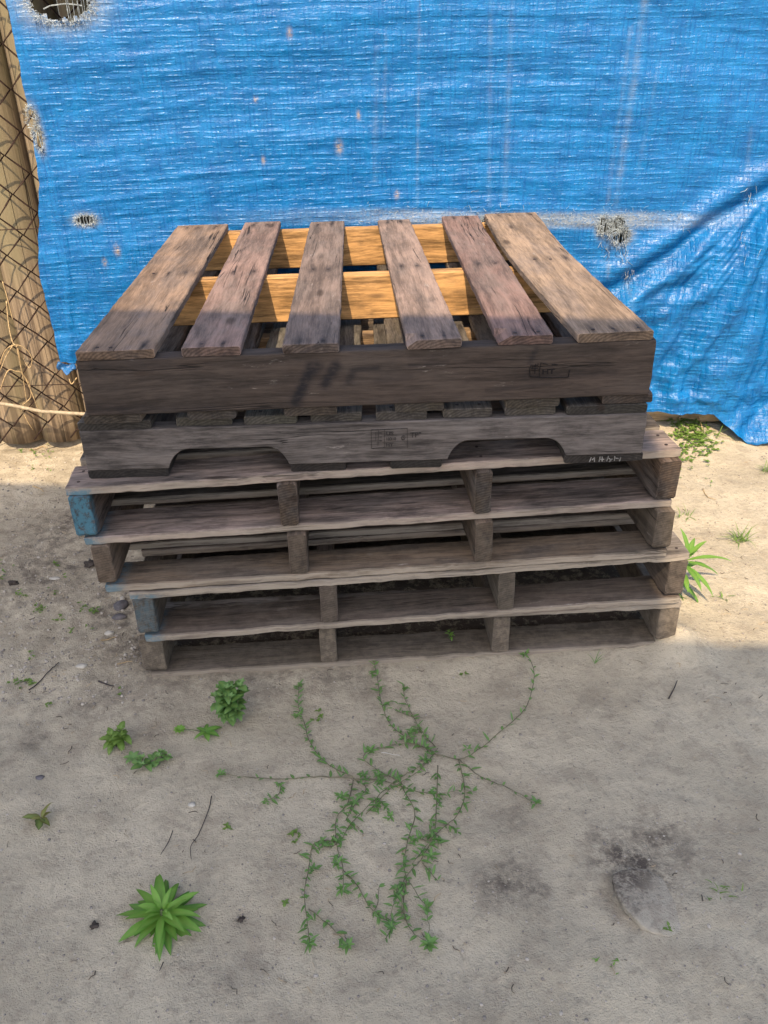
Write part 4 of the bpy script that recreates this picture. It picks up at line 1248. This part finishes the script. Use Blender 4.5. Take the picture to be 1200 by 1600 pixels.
for (x, y, n_l, ln, sh) in ((*cr(405, 95), 7, .014, .5), (*cr(530, 195), 7, .012, .5), (*cr(120, 190), 7, .014, .5), (*cr(110, 300), 9, .013, .85), (*cr(400, 445), 12, .018, .8), (*cr(285, 625), 12, .017, .75),
                         (*cr(1000, 70), 9, .016, .5), (*cr(1040, 645), 6, .018, .5), (*cr(290, 985), 8, .018, .7), (*cr(160, 1190), 8, .019, .7), (*cr(310, 1195), 8, .020, .7), (*cr(625, 1190), 14, .022, .8),
                         (*cr(615, 1045), 9, .018, .75), (*cr(470, 705), 6, .018, .7), (*cr(635, 850), 9, .018, .6), (*cr(370, 540), 9, .016, .2), (*cr(610, 480), 8, .015, .3), (*cr(575, 790), 7, .018, .5),
                         (345, 1212, 7, .017, .8), (415, 1257, 6, .013, .8), (*cr(40, 570), 6, .013, .9), (*cr(275, 790), 7, .018, .4), (*cr(480, 1120), 8, .018, .2), (*cr(500, 1000), 6, .016, .15), (*cr(530, 880), 6, .017, .3),
                         (*cr(430, 545), 10, .015, .3), (*cr(640, 610), 8, .013, .3), (*cr(775, 440), 5, .015, .9), (*cr(180, 900), 8, .014, .2), (*cr(270, 880), 6, .019, .4), (*cr(440, 575), 8, .014, .35)):
    q = atz(x, y); q.z = gz(q.x, q.y) + .007
    ln *= .85
    for a in range(n_l):
        az = 2*math.pi*a/n_l + random.uniform(-.3, .3); el = random.uniform(.1, .8)
        p.leaf(q + Vector((random.uniform(-.004, .004), random.uniform(-.004, .004), 0)), (math.cos(az), math.sin(az), el), UP, ln*random.uniform(.75, 1.15), ln*.33, bend=.5, shade=sh + random.uniform(-.2, .2), seg=5, fold=.3)
p.make('creeping_weed', 'sprawling creeping weed with many thin stems in front of the stack', 'weed', org, M_LEAF_DARK, M_STEM_R)

# small plants along the bottom board, and right of the stack
random.seed(61)
c = atz(705, 992, .03); c.z = .02
p = bushy(c, 8, .008, .02, .014, .006, 'lance', stems=2, shade=(.7, 1))
p.make('tiny_sprout', 'tiny green sprout inside the lowest pallet gap', 'weed', c, M_LEAF, M_STEM)
c = atz(929, 1040); c.z = gz(c.x, c.y)
p = Plant()
for dx, l in ((.5, .035), (.2, .04), (-.3, .03), (.8, .028)):
    p.leaf(c, (dx, .3, 1.1), UP, l, .0022, bend=1.2, shade=.4, seg=6, shape='blade')
p.make('grass_sprig', 'thin curved grass sprig at the foot of the lowest pallet', 'grass', c, M_LEAF_DARK, M_STEM)
random.seed(62)
c = atz(1072, 915); c = Vector((0.735, 1.745, gz(.735, 1.745)))
p = Plant()
tip = c + Vector((.022, .01, .10))
p.stem([c, c + Vector((.01, .0, .05)), tip], .003, .0018)
for (dx, dy, dz_, l, hz_) in ((1, -.10, .35, .125, .95), (1, -.35, .05, .095, .9), (.55, -.8, -.10, .115, .8), (.15, -.8, .1, .10, .8), (.65, .3, .9, .075, 1), (-.1, .2, 1.2, .09, 1), (.3, .5, .6, .08, .95),
                          (.5, -.5, -.2, .085, .35), (-.1, -.9, .2, .085, .6), (.9, .5, .2, .09, .7), (.2, -.3, 1.1, .05, 1)):
    p.leaf(c.lerp(tip, hz_), (dx, dy, dz_), UP, l*.9, .015, bend=.75, shade=random.uniform(.3, .8), seg=8, fold=.3)
p.make('tall_weed', 'long leaved green weed growing against the right side of the stack', 'weed', c, M_LEAF, M_STEM)
def tuft(px, py, n, ln, label, name='grass_tuft', wd=.003, mat=None, grp='grass tufts in the sunlit sand', sh=(.5, 1)):
    c = atz(px, py); c.z = gz(c.x, c.y)
    p = Plant()
    for q in range(n):
        az = random.uniform(0, 6.28); el = random.uniform(.25, 1.3)
        p.leaf(c + Vector((random.gauss(0, .012), random.gauss(0, .008), 0)), (math.cos(az)*math.cos(el), math.sin(az)*math.cos(el)*.7, math.sin(el)), UP, ln*random.uniform(.5, 1.1), wd, bend=random.uniform(.4, 1.3), shade=random.uniform(*sh), seg=6, shape='blade')
    return p.make(name, label, 'grass', c, mat or M_LEAF_LIGHT, M_STEM, grp)
random.seed(63)
tuft(1160, 845, 34, .065, 'largest grass tuft on the sunlit sand at the right edge')
tuft(1055, 935, 10, .03, 'small grass blades at the lower end of the tall weed', )
tuft(1128, 936, 10, .03, 'little grass tuft below and right of the tall weed')
tuft(1066, 808, 12, .05, 'grass blades beside the right end of the third pallet')
tuft(1200, 735, 26, .05, 'grass tuft cut by the right edge below the tarp')
tuft(1062, 683, 16, .07, 'upright grass blades under the hem of the tarp')
tuft(1122, 692, 5, .09, 'three long grass blades at the dip of the tarp hem', wd=.0035)
tuft(1124, 1400, 12, .018, 'tiny pale grass tuft right of the buried slab', sh=(.6, 1))
tuft(948, 1508, 7, .012, 'tiny green tuft on the sand below the buried slab', mat=M_LEAF)

# ground cover: countless seedlings at the tarp's foot and on the left
def cover(name, label, areas, mat, sz):
    p = Plant()
    for (px, py, rx, ry, n) in areas:
        for q in range(n):
            x, y = random.gauss(px, rx), random.gauss(py, ry)
            c = atz(x, y); c.z = gz(c.x, c.y) + random.uniform(0, .010)
            if stack_dist(c.x, c.y)[1]: continue
            for a in range(random.randint(2, 4)):
                az = random.uniform(0, 6.28)
                p.leaf(c, (math.cos(az), math.sin(az), random.uniform(.1, .8)), UP, sz*random.uniform(.5, 1.2), sz*.55, bend=.5, shade=random.uniform(.2, 1), seg=3, shape='round')
    o = mesh_obj(name, p.v, p.f, mat, smooth=True, attrs={'leafv': p.lv, 'rib': p.rib})
    return tag(o, label, 'ground cover', kind='stuff')
random.seed(71)
cover('clover_patch', 'bright green clover spreading at the foot of the tarp', [(1072, 690, 17, 11, 190), (1095, 700, 12, 7, 70), (1050, 672, 9, 9, 60), (1068, 722, 12, 8, 30), (1105, 715, 8, 5, 14)], M_LEAF_LIGHT, .013)
cover('seedlings', 'scattered tiny seedlings on the trodden soil left of the stack',
      [(60, 945, 7, 5, 12), (40, 1066, 5, 3, 10), (22, 1068, 4, 3, 6), (146, 957, 5, 4, 9), (130, 950, 4, 3, 5), (88, 882, 3, 4, 6), (34, 930, 5, 4, 5), (2, 905, 4, 5, 6), (80, 925, 4, 3, 3), (107, 900, 4, 2, 3),
       (54, 1025, 5, 3, 3), (90, 967, 6, 3, 4), (75, 1100, 5, 3, 3), (120, 985, 14, 8, 5), (55, 725, 22, 7, 8), (32, 706, 3, 3, 6), (55, 708, 4, 2, 5), (75, 700, 3, 5, 6), (12, 880, 5, 5, 3), (187, 1085, 2, 3, 2),
       (458, 1304, 4, 4, 6), (357, 1296, 3, 4, 4), (500, 1120, 5, 5, 6), (446, 1416, 3, 3, 2), (726, 1060, 3, 3, 2), (1040, 1455, 7, 3, 4), (1120, 695, 10, 3, 3), (1115, 745, 12, 20, 4)], M_LEAF_LIGHT, .0085)

# ------------------------------------------------------------------ stones, slab, twigs, litter
def blob(name, px, py, rx, ry, rz_, mat, label, cat, seed, group=None, z=None, rot=0.0, rough=.25):
    bm = bmesh.new(); bmesh.ops.create_icosphere(bm, subdivisions=3, radius=1)
    for v in bm.verts:
        f = 1 + rough*N(v.co.x*1.3 + seed, v.co.y*1.3, v.co.z*1.3) + rough*.4*N(v.co.x*4 + seed, v.co.y*4, v.co.z*4)
        v.co = Vector((v.co.x*rx*f, v.co.y*ry*f, v.co.z*rz_*f))
    me = bpy.data.meshes.new(name); bm.to_mesh(me); bm.free(); me.materials.append(mat)
    me.polygons.foreach_set('use_smooth', [True]*len(me.polygons))
    o = bpy.data.objects.new(name, me); col.objects.link(o)
    c = atz(px, py); c.z = gz(c.x, c.y) + rz_*.35
    o.matrix_basis = Matrix.Translation(c) @ Matrix.Rotation(rot, 4, 'Z')
    return tag(o, label, cat, group)
GS = 'stones beside the stack'
blob('stone', 189, 948, .019, .016, .012, M_STONE_G, 'dark rounded stone by the left foot of the stack', 'stone', 1, GS, rot=.5)
blob('stone', 187, 967, .017, .009, .008, M_STONE_G, 'flat dark stone just in front of the rounded one', 'stone', 2, GS, rot=.1)
blob('stone', 192, 937, .007, .008, .007, M_STONE_W, 'small white stone behind the dark ones', 'stone', 3, GS)
blob('stone', 171, 990, .012, .008, .006, M_STONE_W, 'smooth white pebble left of the lowest pallet', 'stone', 4, GS)
blob('stone', 128, 1043, .013, .008, .004, M_STONE_W, 'dusty flat pebble in the trodden soil', 'stone', 5, GS)
blob('stone', 85, 903, .015, .008, .003, M_STONE_W, 'pale flat chip among the seedlings', 'stone', 6, GS)
blob('stone', 300, 1259, .007, .006, .003, M_STONE_W, 'small buried white pebble near the dark twigs', 'stone', 8, GS)
blob('stone', 63, 1218, .009, .006, .003, M_STONE_G, 'half buried grey pebble at far left', 'stone', 12, GS)
blob('soil_clod', 22, 912, .013, .010, .006, M_CLOD, 'dark crumbly clod at the left edge', 'soil clod', 7, None, rough=.8)
blob('soil_clod', 148, 1447, .007, .006, .003, M_CLOD, 'small dark clod left of the rosette weed', 'soil clod', 9, None, rough=.8)
blob('soil_clod', 377, 1433, .0045, .0055, .002, M_CLOD, 'tiny dark clod right of the rosette weed', 'soil clod', 10, None, rough=.8)
blob('soil_clod', 140, 880, .015, .017, .009, M_CLOD, 'dark clod in the shade of the third pallet', 'soil clod', 14, None, rough=.8)

# half buried slab
ol = [(955, 1385), (956, 1376), (968, 1369), (985, 1364), (1010, 1362), (1035, 1375), (1050, 1400), (1068, 1440), (1072, 1455), (1045, 1466), (1018, 1462), (1000, 1452), (975, 1428), (960, 1405)]
pts = [atz(x, y) for x, y in ol]; cc_ = sum(pts, Vector())/len(pts)
pts = [a.lerp(b, q/4) + Vector((.0016*N(i*3.1 + q, 1, 2), .0016*N(i*3.1 + q, 6, 2), 0)) for i, (a, b) in enumerate(zip(pts, pts[1:] + pts[:1])) for q in range(4)]
vs, fs = [], []
for lv, (sc, zz_) in enumerate(((1.0, -.006), (1.0, .0), (.985, .0025), (.90, .0035), (.6, .0032), (.3, .003))):
    for i, q in enumerate(pts):
        v = cc_ + (q - cc_)*sc
        tiltz = interp(v.x, [(.35, .0145), (.49, -.007)]) + interp(v.y, [(.80, -.003), (.93, .0015)])
        vs.append(Vector((v.x + .0008*N(i*.7, lv, 0), v.y + .0008*N(i*.7, lv, 4), gz(cc_.x, cc_.y) + zz_ + tiltz + .0008*N(v.x*40, v.y*40, 0))) - cc_)
m_ = len(pts)
for lv in range(5):
    for i in range(m_):
        a, b = lv*m_ + i, lv*m_ + (i + 1) % m_
        fs.append((a, b, b + m_, a + m_))
fs.append(tuple(5*m_ + i for i in range(m_)))
sd_ = [0.75*sm(0.5 + (-(v.x) + v.y*.8)/0.09) for v in vs]
o = mesh_obj('stone_slab', vs, fs, M_SLAB, smooth=False, attrs={'dirt_shade': sd_}); o.location = cc_
tag(o, 'flat grey slab with rounded corner half buried in the sand at lower right', 'slab')

def twig(pl, r, mat, label, name='twig', grp='twigs on the sand', h=.003):
    ps = spl([atz(x, y) for x, y in pl], 5)
    for q in ps: q.z = gz(q.x, q.y) + h
    vs, fs = [], []; c = ps[len(ps)//2].copy()
    tube(vs, fs, [q - c for q in ps], r, r*.5, k=5)
    o = mesh_obj(name, vs, fs, mat, smooth=True); o.location = c
    return tag(o, label, 'twig', grp)
twig([(331, 1246), (327, 1265), (312, 1300), (298, 1322), (299, 1343)], .0011, M_TWIG, 'longest thin dark twig lying between the weeds')
twig([(270, 1298), (262, 1318), (251, 1336)], .0010, M_TWIG, 'short dark twig left of the longest one')
twig([(256, 1506), (250, 1520)], .0010, M_TWIG, 'tiny dark twig below the rosette weed')
twig([(154, 1066), (170, 1071), (178, 1074)], .0022, M_TWIG, 'stubby dark twig in front of the stack at left')
twig([(45, 1078), (60, 1068), (80, 1050), (92, 1035)], .0016, M_TWIG, 'faint root line on the soil at left')
twig([(1186, 1090), (1192, 1086)], .001, M_TWIG, 'tiny twig at the right edge')
twig([(183, 1040), (200, 1038), (208, 1038)], .0013, M_STRAW, 'straw bit by the corner of the lowest pallet')
twig([(158, 1003), (170, 1001), (182, 998)], .0018, M_STRAW, 'straw bit beside the white pebble')
twig([(52, 762), (60, 764), (68, 768)], .0022, M_STRAW, 'pale wood chip at the edge of the shade on the left')
twig([(1098, 765), (1106, 778), (1118, 782)], .0014, M_STRAW, 'forked dry stem on the sunlit sand')
twig([(596, 1184), (610, 1187), (625, 1190)], .0012, M_STONE_W, 'white straw lying across the creeping weed', h=.012)
twig([(45, 700), (62, 690), (72, 692)], .0016, M_STRAW, 'curved dry stem in front of the timber posts')
twig([(1056, 684), (1072, 673), (1086, 680), (1094, 694)], .0020, M_STRAW, 'arching dry runner beside the clover', h=.02)
twig([(1083, 671), (1092, 661), (1100, 663), (1103, 674)], .0020, M_STRAW, 'looped dry runner under the tarp hem', h=.02)
twig([(1045, 1090), (1053, 1076), (1058, 1064)], .0016, M_TWIG, 'dark twig right of centre on the grey sand')

# pebbles and crumbs too many to count
random.seed(81)
bm = bmesh.new()
def crumb(x, y, r):
    M = Matrix.Translation((x, y, gz(x, y) + r*.2)) @ Matrix.Rotation(random.uniform(0, 6), 4, 'Z') @ Matrix.Diagonal((r*random.uniform(.8, 1.5), r, r*.7, 1))
    bmesh.ops.create_icosphere(bm, subdivisions=1, radius=1, matrix=M)
for q in range(1500):
    p_ = atz(random.uniform(-20, 1220), random.uniform(1010, 1600))
    if stack_dist(p_.x, p_.y)[1]: continue
    crumb(p_.x, p_.y, random.uniform(.0008, .0022) if random.random() < .93 else random.uniform(.002, .004))
for q in range(900):
    p_ = atz(random.uniform(-20, 230), random.uniform(700, 1100))
    if stack_dist(p_.x, p_.y)[1]: continue
    crumb(p_.x, p_.y, random.uniform(.001, .0045))
for q in range(500):
    p_ = atz(random.uniform(1040, 1230), random.uniform(700, 1010))
    crumb(p_.x, p_.y, random.uniform(.001, .003))
me = bpy.data.meshes.new('grit'); bm.to_mesh(me); bm.free()
mg, tg, bgx = new_mat('grit_mix'); gg = G(tg)
tcg = gg.n('ShaderNodeTexCoord')
gg.l(gg.mix(gg.ramp(gg.noise(tcg.outputs['Object'], 60, 1), 0.4, 0.6), (0.20, 0.175, 0.15), (0.42, 0.37, 0.31)), bgx.inputs['Base Color'])
bgx.inputs['Roughness'].default_value = .9
me.materials.append(mg)
o = bpy.data.objects.new('grit', me); col.objects.link(o)
tag(o, 'scattered fine grit and crumbs of soil on the sand', 'grit', kind='stuff')

# straw bits, twiglets and leaf scraps lying about
random.seed(91)
vs, fs = [], []
for q in range(330):
    if q < 170: px, py = random.uniform(-20, 260), random.uniform(700, 1150)
    elif q < 230: px, py = random.uniform(1050, 1230), random.uniform(690, 1100)
    else: px, py = random.uniform(0, 1200), random.uniform(1030, 1560)
    a0 = atz(px, py)
    if stack_dist(a0.x, a0.y)[1]: continue
    ln = random.uniform(.004, .018)*(1.4 if random.random() < .12 else 1); an = random.uniform(0, 6.28)
    pts = []
    for k in range(4):
        x, y = a0.x + math.cos(an)*ln*k/3, a0.y + math.sin(an)*ln*k/3
        an += random.uniform(-.5, .5)
        pts.append((x, y, gz(x, y) + .0012))
    tube(vs, fs, pts, random.uniform(.0004, .0010), k=4)
ml, tl_, bl = new_mat('litter_mix'); gl = G(tl_)
tcl = gl.n('ShaderNodeTexCoord')
gl.l(gl.mix(gl.ramp(gl.noise(tcl.outputs['Object'], 25, 1), 0.45, 0.55), (0.06, 0.045, 0.035), (0.40, 0.31, 0.20)), bl.inputs['Base Color'])
bl.inputs['Roughness'].default_value = .9
tag(mesh_obj('litter', vs, fs, ml), 'scattered bits of straw and twig on the sand', 'litter', kind='stuff')
